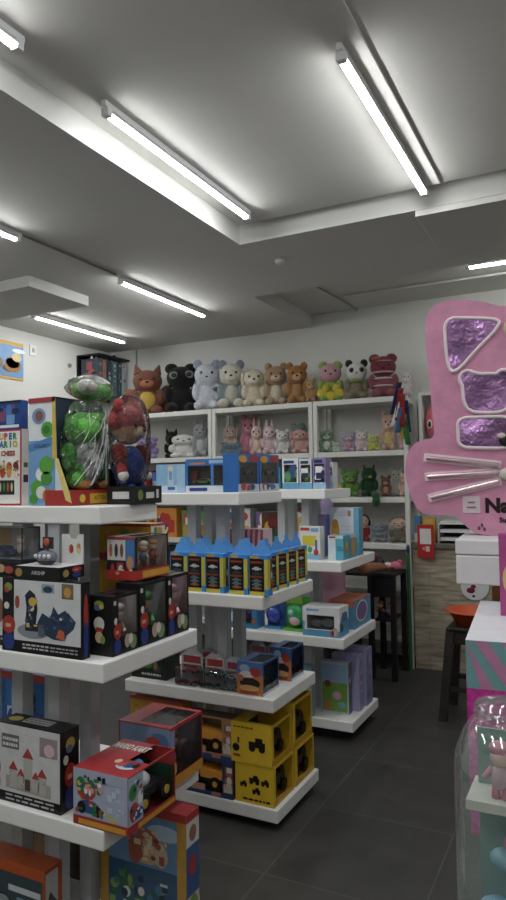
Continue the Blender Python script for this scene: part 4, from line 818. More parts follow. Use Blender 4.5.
carton('toy_truck_box', 'yellow truck box at the rear of the upper row, nearest the far stand', 'boxed toy', (-1.298, 2.92), (0.20, 0.225, 0.21), Z + 0.1725, YC, ytr(1), HOLE, [('lining', ytl), ('toy_truck', ytt)], glass=False, group='yellow open sided truck boxes')

# ================= far stand =================
Z = LC[3][3]
def topb(c1, c2, c3, s):
    def f_(b): b.rect('f', 0, 0, 1, 0.2, pr(c1), 1); clutter(b, 'f', 0.03, 0.2, 0.97, 0.8, [c2, c3, 'e6e6ea'], 9, s, 0.24); b.rect('f', 0.1, 0.84, 0.75, 0.93, pr(c3), 3)
    return f_
def topt(c):
    def f_(q): w, d, h = q.D; q.ball((0, -0.01, h * 0.42), (w * 0.32, 0.02, h * 0.22), pr(c)); q.ball((0, -0.012, h * 0.66), (w * 0.2, 0.018, h * 0.1), pr(c))
    return f_
for C, w, h, col, a, toy, lb in (((-1.603, 3.74), 0.105, 0.185, 'dfe2e6', ('5aa0c8', '4a9a50', '3c4a8a', 101), '5aa84a', 'white box with a green toy in its window, leftmost on the far stand top'),
                                 ((-1.515, 3.735), 0.078, 0.18, 'cfd4de', ('6ab0d8', '8ac04a', '303a52', 102), '9ad02c', 'pale box with a bright lime toy, second on the far stand top'),
                                 ((-1.428, 3.74), 0.08, 0.185, '8a7ab0', ('9ac0e0', 'b8a8d8', '2c3454', 103), '5a5a6a', 'lilac toy box with a grey toy in its window, far stand top'),
                                 ((-1.425, 3.86), 0.08, 0.16, 'd6dad8', ('8ac4e0', 'c8d4d8', 'b89a8a', 104), 'c8b8a8', 'clear fronted pale box at the right end of the far stand top')):
    carton('toy_box', lb, 'boxed toy', C, (w, 0.075, h), Z, col, topb(*a), {'f': (0.12, 0.22, 0.9, 0.8)}, [('lining', lambda q: q.box(-q.D[0] / 2 + 0.004, q.D[0] / 2 - 0.004, 0.02, 0.022, 0.004, q.D[2] - 0.004, pr('7a8088'))), ('toy', topt(toy))])
Z = LC[2][3]
def w1(b): b.rect('f', 0, 0, 1, 0.18, pr('7ab8d8'), 1); b.rect('f', 0.15, 0.42, 0.82, 0.72, pr('d8c832'), 2); b.rect('f', 0.05, 0.88, 0.5, 0.97, pr('c8423c'), 2); b.ell('f', 0.22, 0.3, 0.12, 0.1, pr('4a6ab0'), 2.4); b.ell('f', 0.5, 0.3, 0.12, 0.1, pr('4aa85a'), 2.4); b.rect('f', 0.76, 0.2, 0.86, 0.6, pr('3a6ac0'), 2.6); b.ell('f', 0.8, 0.22, 0.12, 0.1, pr('c8423c'), 2.8); b.rect('f', 0.55, 0.85, 0.92, 0.96, pr('7aaadc'), 2)
carton('toy_box', 'white box picturing a yellow toy, front left of the far stand', 'boxed toy', (-1.455, 3.70), (0.13, 0.07, 0.19), Z, 'e4e4e0', w1)
def bigw(b): b.rect('f', 0.84, 0, 1, 1, pr('6fb6d2'), 1); b.ell('f', 0.26, 0.5, 0.13, 0.26, pr('d8983a'), 2); b.ell('f', 0.26, 0.66, 0.1, 0.1, pr('c8822a'), 2.3); b.rect('f', 0.66, 0.82, 0.76, 0.94, pr('b89060'), 2); lines(b, 'f', 0.3, 0.62, 0.9, 0.06, 2, pr('b8bcc4'), 0.015, 2, 4); lines(b, 'f', 0.45, 0.75, 0.6, 0.08, 3, pr('c4c8d0'), 0.015, 2, 5)
carton('toy_box', 'large white box with a teal right edge, rear of the far stand', 'boxed toy', (-1.315, 3.99), (0.205, 0.08, 0.29), Z, {'x': 'dfe4ee', 'r': '4f9fc4'}, bigw)
def teal(b): b.rect('f', 0.0, 0, 0.5, 1, pr('cfe4ea'), 1); b.rect('f', 0, 0.88, 1, 1, pr('e0dcd8'), 2); b.rect('f', 0.1, 0.9, 0.5, 0.97, pr('b83a34'), 3); b.ell('r', 0.3, 0.5, 0.14, 0.25, pr('b8907a'), 2); b.ell('r', 0.75, 0.45, 0.16, 0.28, pr('d89a44'), 2); b.ell('r', 0.52, 0.6, 0.1, 0.15, pr('c8d84a'), 2); lines(b, 'f', 0.6, 0.95, 0.5, 0.1, 2, pr('2a7f9c'), 0.05, 3, 8)
carton('toy_box', 'small teal and white box at the front corner of the far stand', 'boxed toy', (-1.32, 3.715), (0.092, 0.10, 0.14), Z, {'x': '4fb0cc'}, teal, group='small teal boxes on the far stand')
carton('toy_box', 'small teal box with an orange picture, just behind the corner teal box', 'boxed toy', (-1.318, 3.83), (0.092, 0.11, 0.135), Z, {'x': '4aa6c4'}, lambda b: (b.ell('r', 0.5, 0.5, 0.34, 0.4, pr('e0a040'), 2), b.rect('r', 0, 0.86, 1, 1, pr('d8d8d8'), 2)), group='small teal boxes on the far stand')
carton('toy_box', 'dark red and green box at the rear left of the far stand', 'boxed toy', (-1.80, 4.0), (0.18, 0.12, 0.26), Z, '5a3a34', mix(111, ['8a2a2a', '2c5a34', 'c84a3a', '3a3a3a', 'd8a040']))
carton('toy_box', 'slim blue box between the posts of the far stand', 'boxed toy', (-1.49, 3.885), (0.05, 0.07, 0.25), Z, {'x': '3a5aa8', 'f': '7a6a9a'}, mix(112, ['8a7ab0', '3a5ab0', 'c8a090', '5a3a2a'], n=8))
Z = LC[1][3]
def arch(b):
    b.rect('f', 0, 0, 1, 0.2, pr('2c78b4'), 1); b.ell('f', 0.1, 0.42, 0.08, 0.2, pr('c8d8ea'), 2); b.ell('f', 0.9, 0.3, 0.09, 0.16, pr('8a6a54'), 2); b.rect('f', 0.15, 0.86, 0.85, 0.97, pr('dfe6ee'), 2)
def archl(q): w, d, h = q.D; q.box(-w / 2 + 0.004, w / 2 - 0.004, d / 2 - 0.02, d / 2 - 0.018, 0.004, h - 0.004, pr('c8c4d8'))
carton('toy_box', 'blue and white box with a purple toy in its window, left of the green pack', 'boxed toy', (-1.87, 3.69), (0.19, 0.11, 0.15), Z, {'x': '3a8ac8'}, arch, {'f': (0.18, 0.2, 0.82, 0.82)}, [('lining', archl), ('toy', lambda q: (q.ball((0, -0.01, 0.07), (0.05, 0.035, 0.035), pr('7a58b0')), q.ball((0.03, -0.015, 0.095), (0.02, 0.02, 0.02), pr('c8b0d8'))))])
t = thing('ball_toy_pack', 'clear pack with a glossy blue ball, between the purple and green packs', 'boxed toy', (-1.785, 3.76, Z + 0.001), 0)
b = MB(); b.box(-0.06, 0.06, 0.03, 0.034, 0, 0.16, pr('3a6ab8')); b.box(-0.055, 0.055, -0.03, 0.03, 0, 0.012, pr('4a9ad0')); b.build('card', t)
b = MB(); b.ball((0, -0.005, 0.08), (0.05, 0.034, 0.05), mat('blue_foil_ball', '3346a8', 0.2, 0.3, 30, spec=0.8), seg=20, rings=12); b.build('ball', t)
t = thing('ball_toy_pack', 'bright green pack with a shiny round toy, beside the white window box', 'boxed toy', (-1.64, 3.76, Z + 0.001), 0)
b = MB(); b.box(-0.075, 0.075, 0.03, 0.034, 0, 0.195, pr('4aa83c')); b.box(-0.07, 0.07, -0.04, 0.03, 0, 0.014, pr('5ab83c')); b.box(-0.075, 0.03, 0.022, 0.03, 0.15, 0.195, pr('9ad048')); b.build('card', t)
b = MB(); b.ball((0, -0.005, 0.09), (0.062, 0.034, 0.066), mat('green_foil_ball', '2f9a58', 0.2, 0.45, 26, spec=0.8), seg=20, rings=12); b.ball((0.0, -0.026, 0.06), (0.034, 0.02, 0.03), pr('d8b0b8')); b.ball((-0.02, -0.03, 0.105), (0.02, 0.014, 0.02), pr('9ad8c8')); b.build('ball', t)
def wwin(b): b.rect('f', 0, 0, 1, 0.22, pr('5aa4d4'), 1); b.rect('f', 0, 0, 0.06, 0.5, pr('5aa4d4'), 1.2); b.ell('f', 0.88, 0.2, 0.08, 0.14, pr('c8a898'), 2); b.ell('f', 0.8, 0.12, 0.05, 0.1, pr('c84a40'), 2); b.rect('f', 0.1, 0.86, 0.45, 0.93, pr('7ab4dc'), 2); b.rect('r', 0, 0, 1, 0.5, pr('4a94c8'), 1); b.poly('r', [(0.1, 0.5), (0.9, 0.5), (0.8, 0.8), (0.3, 0.8)], pr('3a78a8'), 1.2); b.ell('r', 0.25, 0.3, 0.14, 0.15, pr('2a4a6a'), 2)
carton('toy_box', 'white box with an oval window over grey toys, right of the green pack', 'boxed toy', (-1.33, 3.655), (0.225, 0.155, 0.165), Z, {'x': 'e6e8ea'}, wwin, {'f': (0.12, 0.25, 0.86, 0.72)}, [('lining', lambda q: q.box(-0.1, 0.1, 0.0, 0.002, 0.01, 0.15, pr('4a4e54'))), ('toy', lambda q: (q.ball((-0.04, -0.04, 0.07), (0.035, 0.02, 0.022), pr('9aa0a4')), q.ball((0.03, -0.04, 0.075), (0.04, 0.02, 0.026), pr('b4b8ba'))))])
def purp(b): b.ell('r', 0.45, 0.55, 0.36, 0.4, pr('e0dce4'), 1); b.ell('r', 0.45, 0.55, 0.3, 0.34, pr('7a5aa0'), 2); b.rect('r', 0.8, 0, 1, 1, pr('4a9ac0'), 1.5); b.rect('t', 0, 0, 1, 1, pr('c86a44'), 1); b.rect('f', 0, 0.8, 1, 1, pr('c86a44'), 1)
carton('toy_box', 'blue box with a purple oval and orange top, at the rear of the far stand', 'boxed toy', (-1.325, 3.90), (0.16, 0.32, 0.165), Z, {'x': '4a90bc'}, purp)
Z = LC[0][3]
def pic(b): 
    f = 'f'; b.rect(f, 0.05, 0.04, 0.95, 0.6, pr('6fa83c'), 1); b.rect(f, 0.05, 0.6, 0.95, 0.96, pr('8ab8dc'), 1); b.ell(f, 0.55, 0.68, 0.14, 0.08, pr('a8b0d8'), 2); b.ell(f, 0.25, 0.57, 0.12, 0.07, pr('8a4a3a'), 2); b.ell(f, 0.58, 0.35, 0.16, 0.08, pr('d8a0c0'), 2); b.ell(f, 0.25, 0.16, 0.12, 0.1, pr('d8784a'), 2); b.ell(f, 0.75, 0.18, 0.14, 0.06, pr('7aa8c8'), 2); b.rect(f, 0.5, 0.6, 0.6, 0.9, pr('b0a8d0'), 1.5)
    clutter(b, 'r', 0.05, 0.05, 0.95, 0.95, ['3a4a2c', '7a5a8a', '5a7a8a', 'c8a0b8'], 9, 121, 0.2)
carton('picture_box', 'green picture box with pale edges on the far stand bottom shelf', 'boxed toy', (-1.365, 3.885), (0.175, 0.06, 0.30), Z, {'x': 'b8c4d4', 'r': '5a5a60'}, pic, group='tall boxes on the far stand bottom shelf')
carton('picture_box', 'tall lilac box right behind the green picture box', 'boxed toy', (-1.325, 3.97), (0.175, 0.07, 0.33), Z, {'x': 'a8a8d4', 'r': '9a90c0'}, lambda b: clutter(b, 'r', 0.05, 0.05, 0.95, 0.95, ['8a7ab8', 'c8a8d0', '6a7a9a', 'b8c0e0'], 9, 122, 0.22), group='tall boxes on the far stand bottom shelf')
carton('picture_box', 'tallest lilac box at the rear right of the far stand bottom shelf', 'boxed toy', (-1.318, 4.085), (0.18, 0.12, 0.34), Z, {'x': 'a0a4cc', 'r': '8884b4'}, lambda b: clutter(b, 'r', 0.05, 0.05, 0.95, 0.95, ['7a6aa8', 'b898c8', '6a7a9a'], 8, 123, 0.22), group='tall boxes on the far stand bottom shelf')
def rain(b): b.rect('f', 0.05, 0.04, 0.95, 0.96, pr('8ab0c8'), 1); b.poly('f', [(0.15, 0.1), (0.4, 0.1), (0.6, 0.8), (0.3, 0.85)], pr('d8c04a'), 2); b.poly('f', [(0.4, 0.1), (0.6, 0.1), (0.8, 0.75), (0.6, 0.8)], pr('5aa85a'), 2); b.poly('f', [(0.1, 0.5), (0.3, 0.85), (0.2, 0.9), (0.06, 0.7)], pr('c86a4a'), 2.2)
carton('picture_box', 'slim box with a rainbow striped front, left of the green picture box', 'boxed toy', (-1.55, 3.773), (0.14, 0.03, 0.30), Z, '7a9ab0', rain, group='tall boxes on the far stand bottom shelf')
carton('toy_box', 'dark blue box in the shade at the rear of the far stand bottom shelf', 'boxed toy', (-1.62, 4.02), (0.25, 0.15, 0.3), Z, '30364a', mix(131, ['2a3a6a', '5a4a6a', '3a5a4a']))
# ------------------------------------------------------------------ wall shelving
def bay(label, x0, x1, levels):
    t = thing('wall_shelving', label, 'wall shelving', ((x0 + x1) / 2, 5.645, 0), 0, 'white steel shelving bays on the back wall'); hw = (x1 - x0) / 2
    for sx in (-1, 1):
        for y in (-0.175, 0.172):
            b = MB(); b.box(min(sx * hw, sx * (hw - 0.035)), max(sx * hw, sx * (hw - 0.035)), y - 0.018, y + 0.018, 0, levels[-1] , SHELFB); b.build('upright', t)
    for z in levels:
        b = MB(); b.box(-hw + 0.036, hw - 0.036, -0.192, 0.19, z - 0.045, z, SHELFB); bevel(b.build('shelf', t), 0.004)
    return t
LV = [0.25, 0.62, 0.99, 1.37, 1.755, 2.2]
bay('white steel shelving bay at the left corner of the back wall', -4.36, -3.212, LV)
bay('white steel shelving bay in the middle, under the cream and orange toy animals', -3.204, -2.196, LV)
bay('white steel shelving bay at the right, next to the counter', -2.188, -1.368, LV)
t = thing('wall_cabinet', 'open wall cabinet above the counter, mostly behind the pink cat package', 'wall cabinet', (-0.83, 5.69, 1.79))
b = MB(); b.box(-0.46, 0.46, -0.17, 0.168, 0, 0.035, SHELFB); b.build('shelf', t)
b = MB(); b.box(-0.46, 0.46, -0.17, 0.168, 0.405, 0.43, SHELFB); b.build('top_panel', t)
for s in (-1, 1):
    b = MB(); b.box(min(s * 0.46, s * 0.435), max(s * 0.46, s * 0.435), -0.17, 0.168, 0.0355, 0.4045, SHELFB); b.build('side_panel', t)

# ------------------------------------------------------------------ plush toys
EYE = mat('plush_eye', '0e0d0d', 0.15, 0.02, spec=0.8)
def remesh(o, v, sm=6):
    m = o.modifiers.new('remesh', 'REMESH'); m.mode = 'VOXEL'; m.voxel_size = v; m.use_smooth_shade = True
    s = o.modifiers.new('smooth', 'SMOOTH'); s.factor = 0.6; s.iterations = sm
    return o
def plush(name, label, X, z, w, h, col, ear='round', earc=None, belly=None, muzzle=None, headc=None, group='plush toys on the back wall shelves', Y=5.60, rz=20, eyes=True, extra=None, cat='plush toy', dep=1.0, armc=None, mask=None):
    t = thing(name, label, cat, (X, Y, z + 0.003), R(rz), group)
    w *= 1.08
    B = plu(col); sx = w / 0.62; sy = min(w / 0.62, h) * 0.9 * dep; 
    def E(c, r): return (c[0] * sx, c[1] * sy, c[2] * h), (r[0] * sx, r[1] * sy, r[2] * h)
    hd = t; q = MB()
    q.ball(*E((0, 0.02, 0.27), (0.23, 0.2, 0.27)), B, seg=20, rings=12)
    for s in (-1, 1):
        q.ball(*E((s * 0.17, -0.17, 0.09), (0.11, 0.17, 0.09)), B, seg=16, rings=10)
        q.ball(*E((s * 0.235, -0.07, 0.36), (0.08, 0.1, 0.17)), B if not armc else plu(armc), seg=16, rings=10)
    if not headc: q.ball(*E((0, -0.01, 0.685), (0.265, 0.23, 0.235)), B, seg=20, rings=12)
    remesh(q.build('body', t), max(0.006, h * 0.022))
    if headc:
        q = MB(); q.ball(*E((0, -0.01, 0.685), (0.265, 0.23, 0.235)), plu(headc), seg=24, rings=14); hd = q.build('head', t)
    EC = plu(earc or headc or col)
    for s in (-1, 1):
        q = MB()
        if ear == 'round': q.ball(*E((s * 0.19, 0.0, 0.9), (0.095, 0.06, 0.10)), EC)
        elif ear == 'long': q.ball(*E((s * 0.11, 0.0, 0.95), (0.065, 0.05, 0.2)), EC)
        elif ear == 'flop': q.ball(*E((s * 0.27, -0.01, 0.68), (0.06, 0.09, 0.19)), EC)
        elif ear == 'point': q.cyl(*[E((s * 0.16, 0, 0.84), (0, 0, 0))[0], E((s * 0.21, 0, 1.02), (0, 0, 0))[0]], 0.09 * sx, 0.012 * sx, EC)
        elif ear == 'horn': q.cyl(*[E((s * 0.14, 0, 0.85), (0, 0, 0))[0], E((s * 0.17, 0.05, 1.0), (0, 0, 0))[0]], 0.05 * sx, 0.02 * sx, EC)
        elif ear == 'bun': q.ball(*E((s * 0.17, 0.02, 0.87), (0.12, 0.12, 0.11)), EC)
        if q.v: q.build('ear', hd)
    if belly:
        q = MB(); q.ball(*E((0, -0.06, 0.28), (0.165, 0.145, 0.21)), plu(belly), seg=18, rings=10); q.build('belly_patch', t)
    if muzzle:
        q = MB(); q.ball(*E((0, -0.19, 0.62), (0.13, 0.09, 0.085)), plu(muzzle)); q.build('muzzle', hd)
        q = MB(); q.ball(*E((0, -0.28, 0.65), (0.035, 0.02, 0.022)), EYE, seg=10, rings=6); q.build('nose', hd)
    else:
        q = MB(); q.ball(*E((0, -0.236, 0.64), (0.03, 0.02, 0.018)), EYE, seg=10, rings=6); q.build('nose', hd)
    if mask:
        for s in (-1, 1):
            q = MB(); q.ball(*E((s * 0.115, -0.19, 0.715), (0.07, 0.05, 0.065)), plu(mask)); q.build('eye_patch', hd)
    if eyes:
        for s in (-1, 1):
            q = MB(); q.ball(*E((s * 0.11, -0.208 if not mask else -0.24, 0.72), (0.032, 0.022, 0.03)), EYE, seg=10, rings=6); q.build('eye', hd)
    if extra: extra(t, E)
    return t
def part(nm, col, items, soft=True):
    def f_(t, E):
        q = MB()
        for c, r in items: q.ball(*E(c, r), plu(col) if soft else pr(col), seg=16, rings=10)
        q.build(nm, t)
    return f_
def parts(*fs):
    def f_(t, E):
        for f in fs: f(t, E)
    return f_
S6, S5, S4, S3 = 2.2, 1.755, 1.37, 0.99
# top row
plush('squirrel_plush', 'orange brown squirrel plush with a yellow belly, leftmost on the top wall shelf', -4.04, S6, 0.33, 0.50, '7c432c', 'point', belly='c89a2c', muzzle='b86a42', rz=32, dep=0.75, extra=part('tail', 'a04c34', [((0.33, 0.2, 0.35), (0.12, 0.14, 0.28)), ((-0.32, 0.2, 0.3), (0.12, 0.12, 0.25))]))
plush('owl_plush', 'big black plush with pale ringed eyes, second on the top wall shelf', -3.635, S6, 0.32, 0.50, '1c1e1d', 'bun', rz=30, eyes=False, dep=0.75, extra=parts(part('eye_ring', '8d9386', [((-0.12, -0.19, 0.72), (0.085, 0.05, 0.075)), ((0.14, -0.18, 0.74), (0.085, 0.05, 0.075))]), part('eye', '0d0d0d', [((-0.12, -0.235, 0.72), (0.05, 0.03, 0.045)), ((0.14, -0.225, 0.74), (0.05, 0.03, 0.045))], False)))
plush('bear_plush', 'pale bluish white bear plush holding a small grey patch, third on the top wall shelf', -3.34, S6, 0.265, 0.50, 'd3d8e2', 'round', earc='9fb0cc', rz=28, dep=0.9, extra=part('paw_patch', '5d6b73', [((0.2, -0.2, 0.40), (0.08, 0.05, 0.045))]))
plush('bear_plush', 'grey and cream bear plush, fourth on the top wall shelf', -3.07, S6, 0.25, 0.47, '8e9ea6', 'round', headc='d8d3bd', belly='c9c5ad', muzzle='e2dcc8', earc='8496a6', rz=26, extra=part('foot', 'd4ceb4', [((-0.17, -0.24, 0.1), (0.13, 0.14, 0.095)), ((0.17, -0.24, 0.1), (0.13, 0.14, 0.095))]))
plush('dog_plush', 'cream dog plush, between the grey and tan animals on the top wall shelf', -2.83, S6, 0.22, 0.39, 'dccfae', 'flop', muzzle='e8dec4', rz=25)
plush('bear_plush', 'tan brown bear plush in a paler jacket, centre of the top wall shelf', -2.605, S6, 0.21, 0.40, 'b79a74', 'round', headc='b58a5e', belly='d8c8a6', muzzle='d8c0a0', rz=24)
plush('bear_plush', 'orange tan bear plush with a small one in its lap, beside the tan bear', -2.395, S6, 0.195, 0.385, 'b9763a', 'round', headc='b8702e', muzzle='d8a878', belly='c08a50', rz=23)
plush('bear_plush', 'small light brown plush sitting at the right foot of the orange bear', -2.235, S6, 0.095, 0.22, 'bb8a52', 'round', muzzle='cfa878', rz=22, Y=5.53)
plush('rabbit_plush', 'green and pink plush with yellow flower petals at its feet, on the top wall shelf', -2.075, S6, 0.212, 0.37, '8fb43c', 'bun', headc='d79aa0', earc='9abf52', rz=20, extra=part('petal', 'd9bf22', [((-0.2, -0.25, 0.18), (0.13, 0.06, 0.12)), ((0.2, -0.25, 0.18), (0.13, 0.06, 0.12)), ((0, -0.27, 0.12), (0.12, 0.05, 0.11)), ((-0.12, -0.26, 0.3), (0.08, 0.05, 0.1)), ((0.12, -0.26, 0.3), (0.08, 0.05, 0.1))]))
plush('panda_plush', 'panda plush with dark eye patches, beside the green and pink plush', -1.835, S6, 0.195, 0.355, '8d7c60', 'round', headc='e2ded6', earc='3c3630', mask='3a342e', armc='8d7c60', rz=18, extra=part('scarf', '8a9a3c', [((0, -0.05, 0.46), (0.2, 0.19, 0.06))]))
plush('striped_plush', 'large dark red and white striped plush, toward the right of the top wall shelf', -1.60, S6, 0.235, 0.39, 'a04c56', 'bun', headc='8c3440', rz=16, extra=parts(part('stripe', 'dccaca', [((0, -0.02, 0.42), (0.245, 0.21, 0.035)), ((0, -0.02, 0.26), (0.25, 0.22, 0.035)), ((0, -0.03, 0.56), (0.24, 0.215, 0.03)), ((0, -0.02, 0.80), (0.22, 0.2, 0.025))]), part('ribbon', 'b8603a', [((-0.14, -0.2, 0.85), (0.1, 0.05, 0.05))])))
plush('bear_plush', 'small white bear plush, rightmost on the top wall shelf', -1.405, S6, 0.09, 0.225, 'd4c8c4', 'round', muzzle='e0d6d0', rz=15)
# second row, left bay
plush('cat_plush', 'black and tan plush at the left of the second wall shelf', -3.82, S5, 0.14, 0.30, '2b2522', 'point', muzzle='8a5c40', headc='3a2c26', rz=28, Y=5.70)
plush('dog_plush', 'large white plush with black ears lying on the second wall shelf', -3.61, S5, 0.28, 0.25, 'd9d9d4', 'flop', earc='1b1a1a', muzzle='e4e2dc', rz=28)
plush('bear_plush', 'shiny silver grey bear plush against the left upright of the second wall shelf', -3.42, S5, 0.15, 0.365, '9a9d9f', 'round', belly='b6b9ba', rz=26)
plush('round_plush', 'round purple plush behind the pale blue box, left on the second wall shelf', -4.0, S5, 0.22, 0.22, '8f79b4', 'bun', rz=30, Y=5.53)
# second row, middle bay
R2 = [('rabbit_plush', 'beige plush at the left end of the middle bay, second wall shelf', -3.12, 0.12, 0.33, 'c9ad96', 'flop', None, 'd8c4b0', None, 5.66),
      ('pig_plush', 'tall bright pink plush sitting above a blue one, second wall shelf', -2.945, 0.145, 0.40, 'dc7f98', 'bun', None, 'e8a0b0', None, 5.70),
      ('bear_plush', 'small denim blue plush in front of the tall pink plush', -3.04, 0.19, 0.13, '64788c', 'round', None, None, None, 5.53),
      ('rabbit_plush', 'pinkish beige plush right of the tall pink plush, second wall shelf', -2.812, 0.115, 0.30, 'd8b0a6', 'long', None, 'e4c8bc', 'e0c0a8', 5.60),
      ('rabbit_plush', 'pale pink rabbit plush, third from the right in the middle bay', -2.68, 0.128, 0.285, 'dfbcc2', 'long', None, 'e8d0d2', None, 5.60),
      ('bear_plush', 'white plush with dark eyes, second from the right in the middle bay', -2.54, 0.125, 0.23, 'd6d2d0', 'round', None, 'e2dedc', None, 5.58),
      ('bear_plush', 'salmon pink plush at the right end of the middle bay, second wall shelf', -2.37, 0.15, 0.235, 'd49a90', 'flop', None, 'dcb0a4', None, 5.58),
      ('frog_plush', 'grey green plush poking up behind the white and salmon plushes', -2.455, 0.13, 0.30, '8fa698', 'bun', None, None, None, 5.74)]
for n, lb, X, w, h, c, e, ec, mz, bl, Y in R2: plush(n, lb, X, S5, w * 1.06, h, c, e, ec, bl, mz, Y=Y, rz=22)
# second row, right bay
R2 = [('frog_plush', 'green and white plush at the left end of the right bay, second wall shelf', -2.115, 0.125, 0.215, '7fa37e', 'bun', 'a8c4a4', 'd8e0d4', 'dfe4da', 5.58),
      ('frog_plush', 'tiny pale green plush beside the green and white one', -2.015, 0.07, 0.095, 'b4c8a8', 'round', None, None, None, 5.55),
      ('bear_plush', 'lavender and pink plush with a knitted look, second wall shelf right bay', -1.915, 0.12, 0.18, 'b7a0bc', 'bun', 'a8b0c4', 'd8b8b8', 'c88a98', 5.58),
      ('bear_plush', 'pale pink white plush in the centre of the right bay, second wall shelf', -1.795, 0.105, 0.185, 'dccac6', 'round', None, 'e4d4d0', 'd8b0b4', 5.58),
      ('chick_plush', 'yellow green plush with a round head, second wall shelf right bay', -1.685, 0.105, 0.15, 'bfc152', 'round', 'd8c8a0', 'e0d0a8', 'c8c050', 5.57),
      ('rabbit_plush', 'tall peach and yellow plush, left of the hanging flags', -1.575, 0.11, 0.34, 'dba68c', 'round', None, 'e4c0a8', 'd8c468', 5.62),
      ('rabbit_plush', 'pinkish plush half behind the hanging flags', -1.44, 0.09, 0.25, 'd4a8a0', 'round', None, 'e0c4bc', None, 5.62)]
for n, lb, X, w, h, c, e, ec, mz, bl, Y in R2: plush(n, lb, X, S5, w * 1.06, h, c, e, ec, bl, mz, Y=Y, rz=18)
# third row right bay
plush('frog_plush', 'bright green frog plush with a pink tongue, third wall shelf', -1.915, S4, 0.155, 0.24, '5f9c35', 'bun', muzzle='7ab04a', rz=18, extra=part('tongue', 'c86a7c', [((0.05, -0.24, 0.56), (0.1, 0.05, 0.04))]))
q = thing('star_plush', 'yellow star shaped plush in front of the green frog plush', 'plush toy', (-1.965, 5.475, S4 + 0.001), R(15), 'plush toys on the back wall shelves')
b = MB(); st = []
for i in range(10):
    a = PI / 2 + i * PI / 5; r_ = 0.065 if i % 2 == 0 else 0.03; st.append((r_ * math.cos(a), 0.054 + r_ * math.sin(a)))
b.prism(st, Matrix.Translation((0, 0.015, 0)) @ Matrix.Rotation(PI / 2, 4, 'X'), 0.03, plu('d8c330')); bevel(b.build('body', q), 0.012, 3)
plush('dinosaur_plush', 'dark green dinosaur plush with its tail hanging over the third wall shelf', -1.745, S4, 0.145, 0.27, '1f4a2b', 'horn', muzzle='2c5c34', rz=14, extra=parts(part('beak', 'c8b040', [((0.05, -0.26, 0.62), (0.07, 0.05, 0.04))]), part('tail', '255a30', [((0.2, -0.34, 0.07), (0.12, 0.2, 0.08)), ((0.23, -0.72, 0.08), (0.12, 0.2, 0.07)), ((0.25, -0.95, 0.02), (0.12, 0.11, 0.10)), ((0.26, -0.98, -0.14), (0.13, 0.1, 0.16))])))
plush('monkey_plush', 'brown and cream plush, right of the dark green dinosaur', -1.60, S4, 0.09, 0.18, '7a5238', 'round', muzzle='c8a070', belly='b88a5a', rz=14)
plush('bear_plush', 'pale grey white plush behind the brown plush, third wall shelf', -1.545, S4, 0.105, 0.25, 'c9c6be', 'round', rz=14, Y=5.73)
plush('pig_plush', 'peach pink plush at the right end of the third wall shelf', -1.44, S4, 0.095, 0.21, 'd9a98e', 'point', muzzle='e0b89c', rz=12)
# fourth row right bay
t = plush('doll', 'black haired doll in a red dress, fourth wall shelf beside the big white box', -1.80, S3, 0.10, 0.24, 'a8262c', 'none', headc='dcae8e', rz=14, cat='doll', group='dolls on the fourth wall shelf', extra=part('hair', '15151d', [((0, 0.04, 0.74), (0.29, 0.22, 0.21)), ((-0.26, 0.0, 0.64), (0.08, 0.14, 0.12)), ((0.26, 0.0, 0.64), (0.08, 0.14, 0.12))]))
plush('elephant_plush', 'blue grey plush with a red stripe, fourth wall shelf', -1.665, S3, 0.13, 0.17, '87979e', 'flop', muzzle='96a4aa', rz=14, extra=part('stripe', 'a84a44', [((0, -0.02, 0.3), (0.25, 0.22, 0.04))]))
t = plush('doll', 'pale faced doll in a patterned grey brown dress, fourth wall shelf', -1.50, S3, 0.155, 0.22, '75705c', 'none', headc='e2bba4', rz=12, cat='doll', group='dolls on the fourth wall shelf', extra=parts(part('hair', '8a6a48', [((0, 0.05, 0.74), (0.285, 0.21, 0.2))]), part('cheek', 'd88a88', [((-0.16, -0.17, 0.63), (0.04, 0.03, 0.03)), ((0.16, -0.17, 0.63), (0.04, 0.03, 0.03))])))
